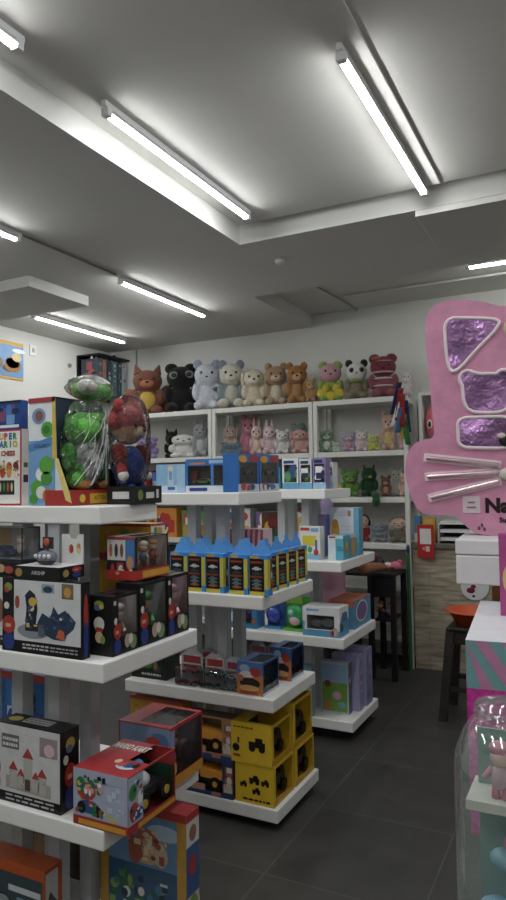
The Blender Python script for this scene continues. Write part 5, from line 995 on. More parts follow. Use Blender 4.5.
# cartons on the lower wall shelves, seen through the stands
def wcart(label, X, z, w, h, col, cols, s, Y=5.50):
    carton('toy_box', label, 'boxed toy', (X + w / 2, Y), (w, 0.16, h), z, col, mix(s, cols), group='toy boxes on the lower wall shelves')
WC = [('red and yellow toy box on the third wall shelf, far left bay', -4.12, S4, 0.26, 0.27, 'b8402c', ['d8b040', '2c4a8a', 'e0d8c8']),
      ('blue toy box on the third wall shelf, left bay', -3.80, S4, 0.24, 0.25, '3a6ab0', ['e0e0e0', 'd84a3a', '8ab0d8']),
      ('orange toy box on the third wall shelf, right part of the left bay', -3.48, S4, 0.26, 0.28, 'd07a2c', ['e8c84a', '3a3a3a', 'b83a2a']),
      ('pink toy box on the third wall shelf, left of the middle bay', -3.0, S4, 0.28, 0.26, 'd07a96', ['e8d0d8', '8a4a8a', 'f0f0f0']),
      ('teal toy box on the third wall shelf, centre of the middle bay', -2.66, S4, 0.26, 0.27, '3a9aa8', ['e0e8d8', 'd8a040', '2c5a8a']),
      ('red toy box on the third wall shelf, right of the middle bay', -2.36, S4, 0.22, 0.22, 'a83a34', ['e0c8a0', '2c2c3a', 'd86a4a']),
      ('yellow toy box on the fourth wall shelf, far left bay', -4.10, S3, 0.28, 0.27, 'd8a834', ['c84a2c', '3a5a9a', 'f0e8c8']),
      ('orange and yellow toy box on the fourth wall shelf, left bay', -3.77, S3, 0.26, 0.28, 'd8862c', ['e8d04a', '4a3a8a', 'c8342c']),
      ('green toy box on the fourth wall shelf, right part of the left bay', -3.45, S3, 0.26, 0.26, '4a8a4a', ['d8d04a', 'c84a3a', 'e8e8e0']),
      ('white and red toy box on the fourth wall shelf, left of the middle bay', -2.98, S3, 0.28, 0.28, 'd8cfc8', ['c83a3a', '3a6ab0', 'd8a83a']),
      ('purple toy box on the fourth wall shelf, centre of the middle bay', -2.66, S3, 0.24, 0.25, '7a5aa0', ['d8b0d8', '4a9ac0', 'f0e0a0']),
      ('dark red toy box on the fourth wall shelf, right of the middle bay', -2.38, S3, 0.22, 0.27, '8a2c30', ['d8a84a', '2a2a3a', 'c8c8c0']),
      ('dark toy box on the fifth wall shelf, left bay', -3.75, 0.62, 0.5, 0.28, '23252c', ['3a4a6a', '6a3a34', '2c2c30']),
      ('dark blue toy box on the fifth wall shelf, middle bay', -2.75, 0.62, 0.5, 0.28, '262c3c', ['3a5a8a', '6a4a54', '30323a'])]
for i, (lb, X, z, w, h, c, cs) in enumerate(WC): wcart(lb, X, z, w, h, c, cs, 200 + i)

# flags hanging from the top shelf edge
t = thing('flag_bunting', 'red, blue, white, yellow and green flags hanging in folds at the right shelf end', 'flags', (-1.40, 5.415, 1.9))
FL = ['27306a', 'b3272c', 'b3272c', '2a3370', 'd8d8d6', '3f6a98', 'd9b32a', '2f7a3c']
b = MB(); b.tube([(0.02, 0, 0.42), (0.02, 0.0, 0.32)], 0.004, STEEL); b.build('hanging_stick', t)
for i, c in enumerate(FL):
    b = MB(); n = 10; vs = []
    u0 = -0.085 + (i % 4) * 0.038; z1 = 0.40 - 0.05 * (i % 4) - (0.16 if i >= 4 else 0.0); L = 0.26 if i < 4 else 0.2
    for k in range(n + 1):
        f = k / n
        for j in range(5):
            xx = 0.02 + (u0 - 0.0) * (0.35 + 0.75 * f) + (j / 4 - 0.5) * 0.045; yy = -0.012 - 0.012 * (i % 3) - 0.006 * math.sin(j * 1.7 + i) ; vs.append((xx, yy, z1 - L * f))
    b.add(vs, [(k * 5 + j, k * 5 + j + 1, (k + 1) * 5 + j + 1, (k + 1) * 5 + j) for k in range(n) for j in range(4)], plu(c), True)
    o = b.build('flag', t); s = o.modifiers.new('solid', 'SOLIDIFY'); s.thickness = 0.002
t = thing('round_toy', 'smooth pink round toy with a dark eye, in the wall cabinet beside the flags', 'toy', (-1.175, 5.63, 1.828), R(5))
b = MB(); b.ball((0, 0, 0.155), (0.085, 0.10, 0.155), mat('glossy_pink_toy', 'd8707e', 0.35, 0.05), seg=24, rings=14); b.build('body', t)
for s in (-1, 1):
    b = MB(); b.ball((s * 0.03 - 0.01, -0.088, 0.13), (0.022, 0.018, 0.038), pr('e8e0dc')); b.ball((s * 0.03 - 0.01, -0.098, 0.13), (0.014, 0.012, 0.026), EYE); b.build('eye', t)

# ------------------------------------------------------------------ left wall
t = thing('poster', 'blue sky poster with a brown round picture high on the left wall', 'poster', (XL + 0.004, 4.33, 2.48), 0)
b = MB(); b.D = (0.006, 0.58, 0.345); b.box(-0.003, 0.003, -0.29, 0.29, 0, 0.345, pr('dfe2e2')); b.rect('r', 0, 0.05, 1, 0.98, pr('6f9ed2'), 1); b.rect('r', 0, 0.9, 1, 1, pr('d8a83a'), 2); b.rect('r', 0, 0, 1, 0.06, pr('d8a040'), 2)
for u, v, r1, r2, c in ((0.78, 0.38, 0.17, 0.2, 'a8763c'), (0.78, 0.45, 0.14, 0.16, 'c8a05a'), (0.72, 0.28, 0.16, 0.1, '6a5a34'), (0.86, 0.6, 0.1, 0.12, 'd8c080'), (0.4, 0.4, 0.18, 0.2, '8a6a4a'), (0.9, 0.78, 0.14, 0.06, 'e6ecf2'), (0.3, 0.75, 0.2, 0.07, 'e6ecf2'), (0.7, 0.52, 0.05, 0.06, 'b84a30')): b.ell('r', u, v, r1, r2, pr(c), 2.5 + u)
b.build('picture', t)
t = thing('wall_switch', 'small white switch plate on the left wall beside the poster', 'switch', (XL + 0.0001, 4.74, 2.74))
b = MB(); b.box(0, 0.012, -0.04, 0.04, 0, 0.1, WHITEP); bevel(b.build('plate', t), 0.003)
b = MB(); b.box(0.0125, 0.018, -0.015, 0.015, 0.03, 0.07, mat('switch_grey', 'a8a8a6', 0.4)); b.build('rocker', t)
b = MB(); b.lathe([(0.001, 0.02), (0.02, 0.018), (0.022, 0), (0.001, 0)], (0, 0, 0), mat('hook_grey', '8d8f8e', 0.5), 14); o = b.build('wall_hook', None, (XL + 0.0005, 5.24, 2.72), (0, PI / 2, 0)); tag(o, 'small round grey fitting on the left wall', 'fitting')
t = thing('wall_rack', 'black hanging rack at the top of the left wall corner', 'rack', (XL, 5.62, 2.40))
b = MB(); b.box(0.001, 0.02, -0.27, 0.23, 0.0, 0.44, BLACK); b.build('back_panel', t)
b = MB(); b.box(0.0205, 0.30, -0.27, 0.23, 0.425, 0.44, BLACK); b.build('top_bar', t)
for i, (y, c, cs) in enumerate(((-0.235, '3a4250', ['a84a4a', '5a6a7a']), (-0.165, '7a5a40', ['6a7a8a', 'a05060']), (-0.085, '2f3a44', ['8a9aa0', '4a5a6a']), (0.0, '50666e', ['aab8c0', '3a4a54']), (0.08, '3a4a52', ['c0c8cc', '6a7a80']), (0.165, 'a8b0b2', ['5a6a74', 'd0d4d4']))):
    lb = ['first', 'second', 'third', 'fourth', 'fifth', 'sixth'][i] + ' narrow pack from the left on the black wall rack'
    t = thing('hanging_pack', lb, 'hanging pack', (XL + 0.17, 5.62 + y, 2.43), 0, 'dark narrow packs on the left wall rack')
    b = MB(); b.D = (0.22, 0.06, 0.36); b.box(-0.11, 0.11, -0.03, 0.03, 0, 0.36, pr(c)); clutter(b, 'r', 0.05, 0.05, 0.95, 0.95, cs, 6, 300 + i, 0.25); clutter(b, 'f', 0.05, 0.05, 0.95, 0.95, cs + ['22262c'], 12, 320 + i, 0.2); b.build('bag', t)
    b = MB(); b.box(-0.01, 0.01, -0.004, 0.004, 0.36, 0.3945, pr('d8dcdc')); b.build('hang_tab', t)
t = thing('security_camera', 'small white camera under the ceiling at the left wall corner', 'camera', (XL, 5.92 - 0.1, 2.86))
b = MB(); b.box(0.0, 0.05, -0.012, 0.012, 0.03, 0.05, WHITEP); b.build('bracket', t)
b = MB(); b.cyl((0.05, 0.01, 0.04), (0.15, -0.05, 0.02), 0.03, 0.03, WHITEP, 16); b.build('housing', t)
b = MB(); b.cyl((0.1505, -0.0503, 0.0199), (0.156, -0.0536, 0.0188), 0.022, 0.02, BLACK, 16); b.build('lens', t)

# ------------------------------------------------------------------ counter, desk, stool
t = thing('counter', 'counter faced in weathered grey brown planks at the back right', 'counter', (0, 5.5, 0))
b = MB(); b.box(-1.36, 1.9, 0, 0.03, 0, 0.96, WOOD); b.build('plank_front', t)
b = MB(); b.box(-1.36, 1.9, 0.031, 0.30, 0.0, 0.96, BLACKW); b.build('cabinet_body', t)
b = MB(); b.box(-1.36, 1.9, -0.03, 0.30, 0.961, 1.0, mat('counter_top', '6f685c', 0.5, 0.15, 6)); bevel(b.build('worktop', t), 0.004)
t = thing('payment_sign', 'red payment sign with a white square hanging on the counter edge', 'sign', (-1.245, 5.452, 0.885))
b = MB(); b.D = (0.13, 0.01, 0.265); b.box(-0.065, 0.065, -0.005, 0.005, 0, 0.265, pr('c0261f')); b.rect('f', 0.16, 0.42, 0.84, 0.88, pr('dedad6'), 1)
b.rect('f', 0.3, 0.24, 0.46, 0.33, pr('d88a80'), 2); b.rect('f', 0.5, 0.2, 0.74, 0.36, pr('e0b8b0'), 2); b.build('board', t)
t = thing('small_box', 'yellow box on the counter above the red payment sign', 'box', (-1.245, 5.60, 1.0)); b = MB(); b.D = (0.10, 0.06, 0.20); b.box(-0.05, 0.05, -0.03, 0.03, 0, 0.20, pr('d8981c')); b.rect('f', 0.1, 0.75, 0.9, 0.95, pr('e0b050'), 1); b.build('carton', t)
t = thing('small_box', 'blue and white box on the counter left of the yellow box', 'box', (-1.335, 5.60, 1.0)); b = MB(); b.D = (0.05, 0.07, 0.21); b.box(-0.025, 0.025, -0.035, 0.035, 0, 0.21, pr('4a86c0')); b.rect('f', 0, 0, 1, 0.35, pr('d0d0cc'), 1); b.build('carton', t)
t = thing('document_tray', 'white tiered paper tray on the counter behind the pink cat package', 'paper tray', (-1.01, 5.64, 1.0))
b = MB()
for i in range(3): b.box(-0.15, 0.15, -0.11, 0.11, 0.02 + i * 0.065, 0.026 + i * 0.065, WHITEP)
for s in (-1, 1): b.box(min(s * 0.15, s * 0.145), max(s * 0.15, s * 0.145), -0.11, 0.11, 0, 0.17, WHITEP)
b.box(-0.145, 0.145, 0.105, 0.11, 0, 0.17, BLACK); b.build('frame', t)
b = MB()
for i in range(3): b.box(-0.135, 0.135, -0.105, 0.10, 0.0265 + i * 0.065, 0.046 + i * 0.065, pr('d6d8d8'))
b.build('paper', t)
t = thing('wall_plate', 'round white disc with a dark red mark on the plank front, below the white box', 'disc', (-0.885, 5.4995, 0.57))
b = MB(); b.cyl((0, -0.0, 0.105), (0, -0.014, 0.105), 0.105, 0.105, mat('white_disc', 'd9dadb', 0.4, 0.02), 32); b.build('disc', t)
b = MB(); b.ball((-0.03, -0.0145, 0.075), (0.032, 0.002, 0.022), pr('8a1c34')); b.ball((-0.01, -0.0145, 0.105), (0.02, 0.002, 0.016), pr('8a1c34')); b.ball((-0.01, -0.0145, 0.032), (0.011, 0.002, 0.010), pr('5a1a2a')); b.build('mark', t)
# stool and basin
t = thing('stool', 'dark brown plastic stool in front of the plank counter, under the orange basin', 'stool', (-0.745, 4.55, 0), R(0))
b = MB(); b.box(-0.15, 0.15, -0.15, 0.15, 0.55, 0.575, STOOLM); bevel(b.build('seat', t), 0.01, 3)
for sx in (-1, 1):
    for sy in (-1, 1):
        b = MB(); b.prism([(-0.025, -0.025), (0.025, -0.025), (0.025, 0.025), (-0.025, 0.025)], Matrix(((1, 0, sx * -0.05 / 0.55, sx * 0.175), (0, 1, sy * -0.05 / 0.55, sy * 0.175), (0, 0, 1, 0), (0, 0, 0, 1))), 0.5495, STOOLM); b.build('leg', t)
b = MB()
for s in (-1, 1): b.box(-0.12, 0.12, s * 0.125 - 0.008, s * 0.125 + 0.008, 0.47, 0.549, STOOLM); b.box(s * 0.125 - 0.008, s * 0.125 + 0.008, -0.12, 0.12, 0.47, 0.549, STOOLM); b.box(-0.14, 0.14, s * 0.155 - 0.007, s * 0.155 + 0.007, 0.18, 0.21, STOOLM)
b.build('apron', t)
t = thing('basin', 'orange plastic basin on the dark brown stool', 'basin', (-0.735, 4.55, 0.5755))
b = MB(); b.lathe([(0.001, 0.0), (0.12, 0.0), (0.165, 0.085), (0.19, 0.088), (0.19, 0.094), (0.162, 0.094), (0.117, 0.006), (0.001, 0.006)], (0, 0, 0), mat('orange_plastic', 'c2512a', 0.35, 0.04), 36); b.build('bowl', t)
# black desk
t = thing('black_desk', 'black two level table between the far stand and the counter', 'table', (-1.68, 5.235, 0))
b = MB(); b.box(-0.42, 0.285, -0.18, 0.18, 0.775, 0.80, BLACKW); bevel(b.build('tabletop', t), 0.003)
b = MB(); b.box(0.112, 0.243, -0.165, -0.15, 0.62, 0.7745, BLACKW); b.build('front_panel', t)
b = MB(); b.box(0.112, 0.243, -0.13, 0.13, 0.43, 0.45, BLACKW); b.build('lower_shelf', t)
for sx in (-0.395, 0.09, 0.265):
    for sy in (-0.155, 0.155):
        b = MB(); b.box(sx - 0.02, sx + 0.02, sy - 0.02, sy + 0.02, 0, 0.7745, BLACKW); b.build('leg', t)
for i, (x, c, c2, lb) in enumerate(((-1.54, 'a8603a', '2a2430', 'small orange haired doll on the lower level of the black table'), (-1.462, '8a7ab0', 'c0a8c4', 'small lilac haired doll on the lower level of the black table'))):
    t = thing('small_doll', lb, 'doll', (x, 5.16, 0.451), 0, 'small dolls on the black table')
    b = MB(); figure(b, 0, 0, 0, 0.13, c, c2, 'c89a80', '2a2a30'); b.build('body', t)
t = thing('toy_on_desk', 'pink and white toy lying at the right end of the black table', 'toy', (-1.445, 5.285, 0.801)); b = MB(); b.ball((0.0, 0, 0.035), (0.05, 0.035, 0.035), pr('d86a84')); b.ball((-0.06, 0.0, 0.03), (0.04, 0.03, 0.03), pr('dcd0cc')); b.ball((0.03, 0.01, 0.06), (0.025, 0.02, 0.025), pr('c04a5a')); b.build('body', t)
t = thing('toy_on_desk', 'dark red and black toy at the back of the black table', 'toy', (-1.66, 5.345, 0.801)); b = MB(); b.ball((0, 0, 0.06), (0.09, 0.05, 0.06), pr('3a1c22')); b.ball((0.03, -0.03, 0.10), (0.03, 0.03, 0.03), pr('8a3a44')); b.ball((0.08, -0.02, 0.05), (0.03, 0.03, 0.04), pr('2a2a44')); b.build('body', t)
t = thing('rolled_tube', 'green rolled tube with a blue cap standing between the black table and the counter', 'roll', (-1.375, 5.40, 0)); b = MB(); b.cyl((0, 0, 0), (0, 0, 0.92), 0.014, 0.014, pr('2c6a34'), 14); b.build('roll', t); b = MB(); b.ball((0, 0, 0.955), (0.015, 0.015, 0.04), pr('23387c')); b.build('cap', t)

# ------------------------------------------------------------------ person behind the far stand
SKIN = mat('skin', '9a6a4e', 0.55, 0.05, 12)
SHIRT = mat('lilac_pink_cloth', 'b98ca0', 0.85, 0.08, 14, 0.3, 40)
TROU = mat('black_cloth', '1a191c', 0.9, 0.1, 14)
t = thing('person', 'person in a lilac pink top seated behind the far stand', 'person', (-1.785, 4.66, 0))
def capsule(q, pts, m):
    for (a, ra), (c, rc) in zip(pts, pts[1:]): q.cyl(a, c, ra, rc, m, 14)
    for p, r in pts: q.ball(p, r, m, seg=14, rings=9)
q = MB()
capsule(q, [((0, 0, 0.57), 0.125), ((0, 0.0, 0.72), 0.11), ((0, -0.01, 0.92), 0.125), ((0, 0.0, 1.05), 0.08), ((-0.015, 0.02, 1.14), 0.047), ((-0.03, 0.035, 1.2), 0.045)], SKIN)
q.ball((-0.04, 0.045, 1.285), (0.072, 0.088, 0.105), SKIN, seg=20, rings=12); q.ball((-0.06, 0.12, 1.27), (0.014, 0.022, 0.02), SKIN); q.ball((-0.05, 0.1, 1.22), (0.035, 0.03, 0.03), SKIN)
for s in (-1, 1): q.ball((-0.04 + s * 0.072, 0.035, 1.28), (0.01, 0.02, 0.028), SKIN)
LAr = [((-0.16, 0, 1.04), 0.06), ((-0.205, -0.01, 0.80), 0.046), ((-0.185, 0.16, 0.70), 0.032), ((-0.18, 0.19, 0.685), 0.027)]
RAr = [((0.16, 0.0, 1.04), 0.06), ((0.235, 0.13, 0.87), 0.046), ((0.29, 0.37, 0.855), 0.032), ((0.30, 0.40, 0.852), 0.027)]
capsule(q, LAr, SKIN); capsule(q, RAr, SKIN)
def hand(q, o, d, up, side):
    o = Vector(o); d = Vector(d).normalized(); sd = Vector(side).normalized(); up = Vector(up)
    q.ball(o + d * 0.04, (0.036, 0.036, 0.018), SKIN)
    for k, L in enumerate((0.062, 0.07, 0.066, 0.052)):
        b0 = o + d * 0.065 + sd * (k - 1.5) * 0.019; b1 = b0 + d * L * 0.5 + up * 0.004; b2 = b0 + d * L * 0.9 - up * 0.012
        capsule(q, [(tuple(b0), 0.009), (tuple(b1), 0.0085), (tuple(b2), 0.0075)], SKIN)
    th = o + d * 0.02 - sd * 0.03
    capsule(q, [(tuple(th), 0.011), (tuple(th + d * 0.03 - sd * 0.02), 0.0095), (tuple(th + d * 0.055 - sd * 0.022 - up * 0.008), 0.008)], SKIN)
hand(q, (0.305, 0.405, 0.846), (0.25, 1, -0.05), (0, 0, 1), (1, -0.25, 0)); hand(q, (-0.18, 0.19, 0.68), (0.1, 1, -0.2), (0, 0.2, 1), (-1, 0.1, 0))
for s in (-1, 1):
    capsule(q, [((s * 0.08, 0.0, 0.57), 0.095), ((s * 0.1 - 0.03, 0.38, 0.575), 0.066), ((s * 0.09 - 0.03, 0.37, 0.10), 0.042)], SKIN)
    capsule(q, [((s * 0.09 - 0.03, 0.36, 0.045), 0.042), ((s * 0.09 - 0.03, 0.52, 0.032), 0.03)], SKIN)
o = q.build('body', t); remesh(o, 0.0075, 3)
q = MB(); capsule(q, [((0, 0, 0.62), 0.15), ((0, 0.0, 0.74), 0.132), ((0, -0.01, 0.92), 0.145), ((0, 0, 1.06), 0.09)], SHIRT)
for A in (LAr, RAr):
    a = Vector(A[0][0]); c = Vector(A[1][0]); capsule(q, [(tuple(a), 0.076), (tuple(a.lerp(c, 0.62)), 0.066)], SHIRT)
remesh(q.build('shirt', t), 0.012, 4)
q = MB(); capsule(q, [((0, 0, 0.56), 0.142), ((0, 0, 0.6), 0.135)], TROU)
for s in (-1, 1): capsule(q, [((s * 0.08, 0.0, 0.57), 0.108), ((s * 0.1 - 0.03, 0.38, 0.575), 0.08), ((s * 0.09 - 0.03, 0.37, 0.13), 0.06)], TROU)
remesh(q.build('trousers', t), 0.012, 4)
q = MB(); q.ball((-0.036, 0.02, 1.30), (0.088, 0.095, 0.105), mat('lilac_headscarf', '8d80a4', 0.9, 0.1, 14), seg=20, rings=12); capsule(q, [((-0.035, -0.02, 1.24), 0.075), ((-0.03, -0.04, 1.12), 0.07), ((-0.02, -0.06, 1.02), 0.075)], MATS['lilac_headscarf']); remesh(q.build('headscarf', t), 0.01, 4)
for s in (-1, 1):
    q = MB(); q.ball((-0.056 + s * 0.03, 0.125, 1.295), (0.012, 0.008, 0.008), pr('e8e2da'), seg=10, rings=6); q.ball((-0.056 + s * 0.03, 0.131, 1.295), (0.006, 0.004, 0.006), EYE, seg=8, rings=6); q.build('eye', t)
q = MB(); q.ball((-0.058, 0.126, 1.235), (0.022, 0.008, 0.007), pr('8a4a44')); q.build('lips', t)
t = thing('stool', 'black stool under the seated person behind the far stand', 'stool', (-1.785, 4.63, 0))
b = MB(); b.lathe([(0.001, 0.385), (0.15, 0.385), (0.16, 0.395), (0.155, 0.407), (0.001, 0.407)], (0, 0, 0), BLACKW, 24); b.build('seat', t)
for a in range(4):
    ca, sa = math.cos(a * PI / 2 + PI / 4), math.sin(a * PI / 2 + PI / 4)
    b = MB(); b.cyl((ca * 0.16, sa * 0.16, 0), (ca * 0.11, sa * 0.11, 0.3845), 0.014, 0.014, BLACKW, 10); b.build('leg', t)

# ------------------------------------------------------------------ right foreground: table with stacked packages
TA = R(5); AZ = R(4)
t = thing('display_table', 'low white table under the pink boxes at the right edge', 'table', (0.12, 1.58, 0), TA)
b = MB(); b.box(-0.33, 0.45, -0.80, 0.78, 0.76, 0.80, SHELF); bevel(b.build('tabletop', t), 0.005)
for sx in (-0.20, 0.40):
    for sy in (-0.72, 0.70):
        b = MB(); b.box(sx - 0.025, sx + 0.025, sy - 0.025, sy + 0.025, 0, 0.7595, SHELF); b.build('leg', t)
def local(X, Y, rz, dx, dy): return (X + dx * math.cos(rz) - dy * math.sin(rz), Y + dx * math.sin(rz) + dy * math.cos(rz))
# stack: magenta box below, striped box with white lid above
W_, D_ = 0.42, 0.475
c = local(-0.250, 1.418, TA, W_ / 2, D_ / 2)
t = thing('gift_box', 'magenta sparkly box at the right edge, under the striped box', 'box', (c[0], c[1], 0.80), TA)
SPK = mat('magenta_sparkle', 'b8348a', 0.4, 0.35, 120)
b = MB(); b.D = (W_, D_, 0.285); b.box(-W_ / 2, W_ / 2, -D_ / 2, D_ / 2, 0, 0.285, SPK)
rs = random.Random(5)
for i in range(70): u = rs.random() * 0.94 + 0.03; v = rs.random() * 0.94 + 0.03; b.ell('f', u, v, 0.006, 0.008, pr('d88ac0'), 1, 6)
b.build('carton', t)
t = thing('gift_box', 'pink and teal striped box with a white top at the right edge', 'box', (c[0], c[1], 1.0852), TA)
b = MB(); b.D = (W_, D_, 0.094); b.box(-W_ / 2, W_ / 2, -D_ / 2, D_ / 2, 0, 0.094, pr('6ba3a4'))
for f in 'fl':
    Wf = W_ if f == 'f' else D_; k = 0.065 / Wf; s_ = 0.07 / Wf; u = -s_ * 2
    while u < 1.0:
        P_ = [(u + s_ * 0.9, 0), (u + s_ * 0.9 + k * 0.4, 0), (u + k * 0.4, 1), (u, 1)]
        P_ = [(min(1, max(0, a)), b_) for a, b_ in P_]
        if P_[1][0] - P_[0][0] > 1e-4 or P_[2][0] - P_[3][0] > 1e-4: b.poly(f, P_, pr('c07aa2'), 1)
        u += k * 0.8
b.rect('t', 0, 0, 1, 1, pr('d8d8de'), 1); b.build('carton', t)
# lavender carton, white box, pink cat package
c = local(-0.273, 1.975, AZ, 0.11, 0.07)
t = thing('tall_box', 'lavender box at the right edge, holding up the white box', 'box', (c[0], c[1], 0.801), AZ)
b = MB(); b.D = (0.22, 0.14, 0.42); b.box(-0.11, 0.11, -0.07, 0.07, 0, 0.42, pr('8d8aa8')); b.rect('f', 0.0, 0.88, 0.1, 0.97, pr('c8742c'), 1); b.build('carton', t)
q = local(-0.349, 1.875, AZ, 0.18, 0.13)
t = thing('foam_box', 'white lidded box under the pink cat package', 'box', (q[0], q[1], 1.222), AZ)
b = MB(); b.box(-0.18, 0.18, -0.13, 0.13, 0, 0.078, WHITEP); bevel(b.build('base', t), 0.004, 2)
b = MB(); b.box(-0.181, 0.181, -0.131, 0.131, 0.079, 0.1195, WHITEP); bevel(b.build('lid', t), 0.004, 2)
t = thing('toy_package', 'magenta package with a yellow disc standing on the striped box', 'boxed toy', (*local(-0.217, 1.70, AZ, 0.08, 0.025), 1.1802), AZ)
b = MB(); b.D = (0.16, 0.05, 0.19); b.box(-0.08, 0.08, -0.025, 0.025, 0, 0.19, pr('b8488c')); b.ell('f', 0.2, 0.45, 0.16, 0.22, pr('d8c070'), 1); b.rect('f', 0.4, 0.3, 0.9, 0.8, pr('d890b8'), 1); b.build('carton', t)

# pink cat shaped package, seen face on
PK = mat('pink_plush_print', 'c88aa6', 0.6, 0.10, 22, 0.15, 50)
PIPE = mat('white_outline', 'e2d3d8', 0.5, 0.03)
FOIL = mat('purple_foil', '96709c', 0.28, 0.5, 9, 1.0, 7, metal=0.75)
for n_ in FOIL.node_tree.nodes:
    if n_.type == 'BUMP': n_.inputs['Distance'].default_value = 0.05
SILV = mat('rose_silver_bar', 'd8bcc4', 0.25, 0.1, 20, metal=0.7)
U = 1.9 / 677.35
t = thing('cat_package', 'large pink cat shaped package with purple foil windows and silver whiskers', 'boxed toy', (-0.2149 - 0.0035, 2.0339 + 0.05, 1.3425), AZ)
HG = (0.003772511666928636, -0.0001250301288968159, -1.8758898744441503, 6.334659294693346e-05, -0.004021104344671844, 2.120677881203621, 0.0007727984358077886, 7.801283442997496e-05)
def L(x, y):     # outline measurements to metres on the face of the package
    d = HG[6] * x + HG[7] * y + 1
    return (HG[0] * x + HG[1] * y + HG[2]) / d, (HG[3] * x + HG[4] * y + HG[5]) / d
half = [(515, 535), (487, 536), (473, 532.5), (462, 522), (453, 514), (436, 515), (422, 514), (414, 504), (410, 494), (406, 480), (405, 466), (407, 453), (413, 444), (423, 439), (435, 438), (433, 420), (431, 400), (428, 370), (425.5, 342), (425, 322), (429, 309), (440, 301.5), (458, 299), (480, 300.5), (500, 306), (515, 318)]
pts = [L(*p_) for p_ in half]; pts = [(x, max(0.0, z)) for x, z in pts]
pts = [p_ for p_ in pts if p_[0] < -0.001]
def smooth_open(p_):
    out = [p_[0]]
    for a, c_ in zip(p_, p_[1:]): out += [(a[0] * 0.75 + c_[0] * 0.25, a[1] * 0.75 + c_[1] * 0.25), (a[0] * 0.25 + c_[0] * 0.75, a[1] * 0.25 + c_[1] * 0.75)]
    return out + [p_[-1]]
pts = smooth_open(smooth_open(pts))
full = pts + [(-x, z) for x, z in pts[::-1]]
MX = Matrix.Rotation(PI / 2, 4, 'X')      # local xy -> xz, extrude toward -y
b = MB(); b.prism([(x, z) for x, z in full], Matrix.Translation((0, 0.05, 0)) @ MX, 0.10, PK); o = b.build('body', t); bevel(o, 0.016, 4)
for p_ in o.data.polygons: p_.use_smooth = len(p_.vertices) == 4
def ring_pts(poly, n=2):
    for _ in range(n):
        out = []
        for a, c_ in zip(poly, poly[1:] + poly[:1]): out += [(a[0] * 0.75 + c_[0] * 0.25, a[1] * 0.75 + c_[1] * 0.25), (a[0] * 0.25 + c_[0] * 0.75, a[1] * 0.25 + c_[1] * 0.75)]
        poly = out
    return poly
FY = -0.0502
def window(poly, n_=2, nm='window', flip=False):
    poly = [L(*p_) for p_ in ring_pts(poly, n_)]
    if flip: poly = [(-x, z) for x, z in poly]
    if sum(a[0] * c_[1] - c_[0] * a[1] for a, c_ in zip(poly, poly[1:] + poly[:1])) < 0: poly = poly[::-1]
    b = MB(); b.prism(poly, Matrix.Translation((0, FY + 0.0, 0)) @ MX, 0.004, FOIL); o = b.build(nm, t)
    b = MB(); n = len(poly)
    b.tube([(x, FY - 0.003, z) for x, z in poly + poly[:1]], 0.0052, PIPE, 8); b.build('window_piping', o)
window([(444.5, 318), (470, 318), (500, 319), (498, 328), (476, 350), (458, 371), (449, 371.5), (445.5, 345)])
window([(444.5, 318), (470, 318), (500, 319), (498, 328), (476, 350), (458, 371), (449, 371.5), (445.5, 345)], flip=True)
bear = []
for cx, cy, r_, a0, a1 in ((468, 379, 8.5, 130, 330),): bear += [(cx + r_ * math.cos(R(a)), cy + r_ * math.sin(R(a))) for a in range(a0, a1, 25)]
bear += [(480, 374), (490, 373.5)]
bear += [(504 + 8.5 * math.cos(R(a)), 378 + 8.5 * math.sin(R(a))) for a in range(210, 411, 25)]
bear += [(509, 392), (510, 406), (502, 412), (484, 413), (469, 411), (464, 402), (463, 391)]
window(bear, 1)
window([(458, 418), (480, 417), (512, 416), (513, 432), (512, 448), (480, 448), (459, 447), (458, 432)])
for (x0, y0, x1, y1), fl in [(w_, f_) for f_ in (1, -1) for w_ in ((427, 457.5, 499, 465), (428, 476.5, 499, 472), (431.5, 497.5, 499, 481))]:
    a, c_ = L(x0, y0), L(x1, y1); a = (a[0] * fl, a[1]); c_ = (c_[0] * fl, c_[1])
    b = MB(); b.cyl((a[0], FY - 0.007, a[1]), (c_[0], FY - 0.007, c_[1]), 0.0072, 0.0072, SILV, 16); wk = b.build('whisker', t)
    b = MB(); d = Vector((c_[0] - a[0], c_[1] - a[1])).normalized(); nn = Vector((-d.y, d.x)) * 0.0125
    a2 = Vector(a) - d * 0.009; c2 = Vector(c_) + d * 0.006
    pl = [tuple(a2 - nn), tuple(c2 - nn), tuple(c2 + nn), tuple(a2 + nn)]
    b.prism(pl, Matrix.Translation((0, FY + 0.0, 0)) @ MX, 0.0025, PIPE); b.build('whisker_backing', wk)
b = MB(); x, z = L(507, 474); b.ball((x, FY - 0.006, z), (0.022, 0.012, 0.017), pr('d8ccb8'), seg=18, rings=10); b.build('nose', t)
b = MB(); x, z = L(513, 328); b.ball((x, FY - 0.002, z), (0.026, 0.006, 0.03), pr('c8b088'), seg=18, rings=10); b.build('badge', t)
b = MB(); x, z = L(505, 440); b.ball((x, FY - 0.008, z), (0.016, 0.006, 0.018), pr('1a181a'), seg=14, rings=8); b.ball((x - 0.008, FY - 0.010, z + 0.012), (0.012, 0.005, 0.008), pr('d8c8b0'), seg=14, rings=8); b.build('clasp', t)
def facetext(nm, st, x, y, hpx, m, off=0.0012):
    vs, fs_, asp = text_geo(st); a = L(x, y); hh = hpx * U
    b = MB(); b.add([(a[0] + vx * hh, FY - off, a[1] + vy * hh) for vx, vy in vs], fs_, m); o = b.build(nm, t)
    s = o.modifiers.new('solid', 'SOLIDIFY'); s.thickness = 0.002; return o
INK = mat('black_ink', '1c1016', 0.35)
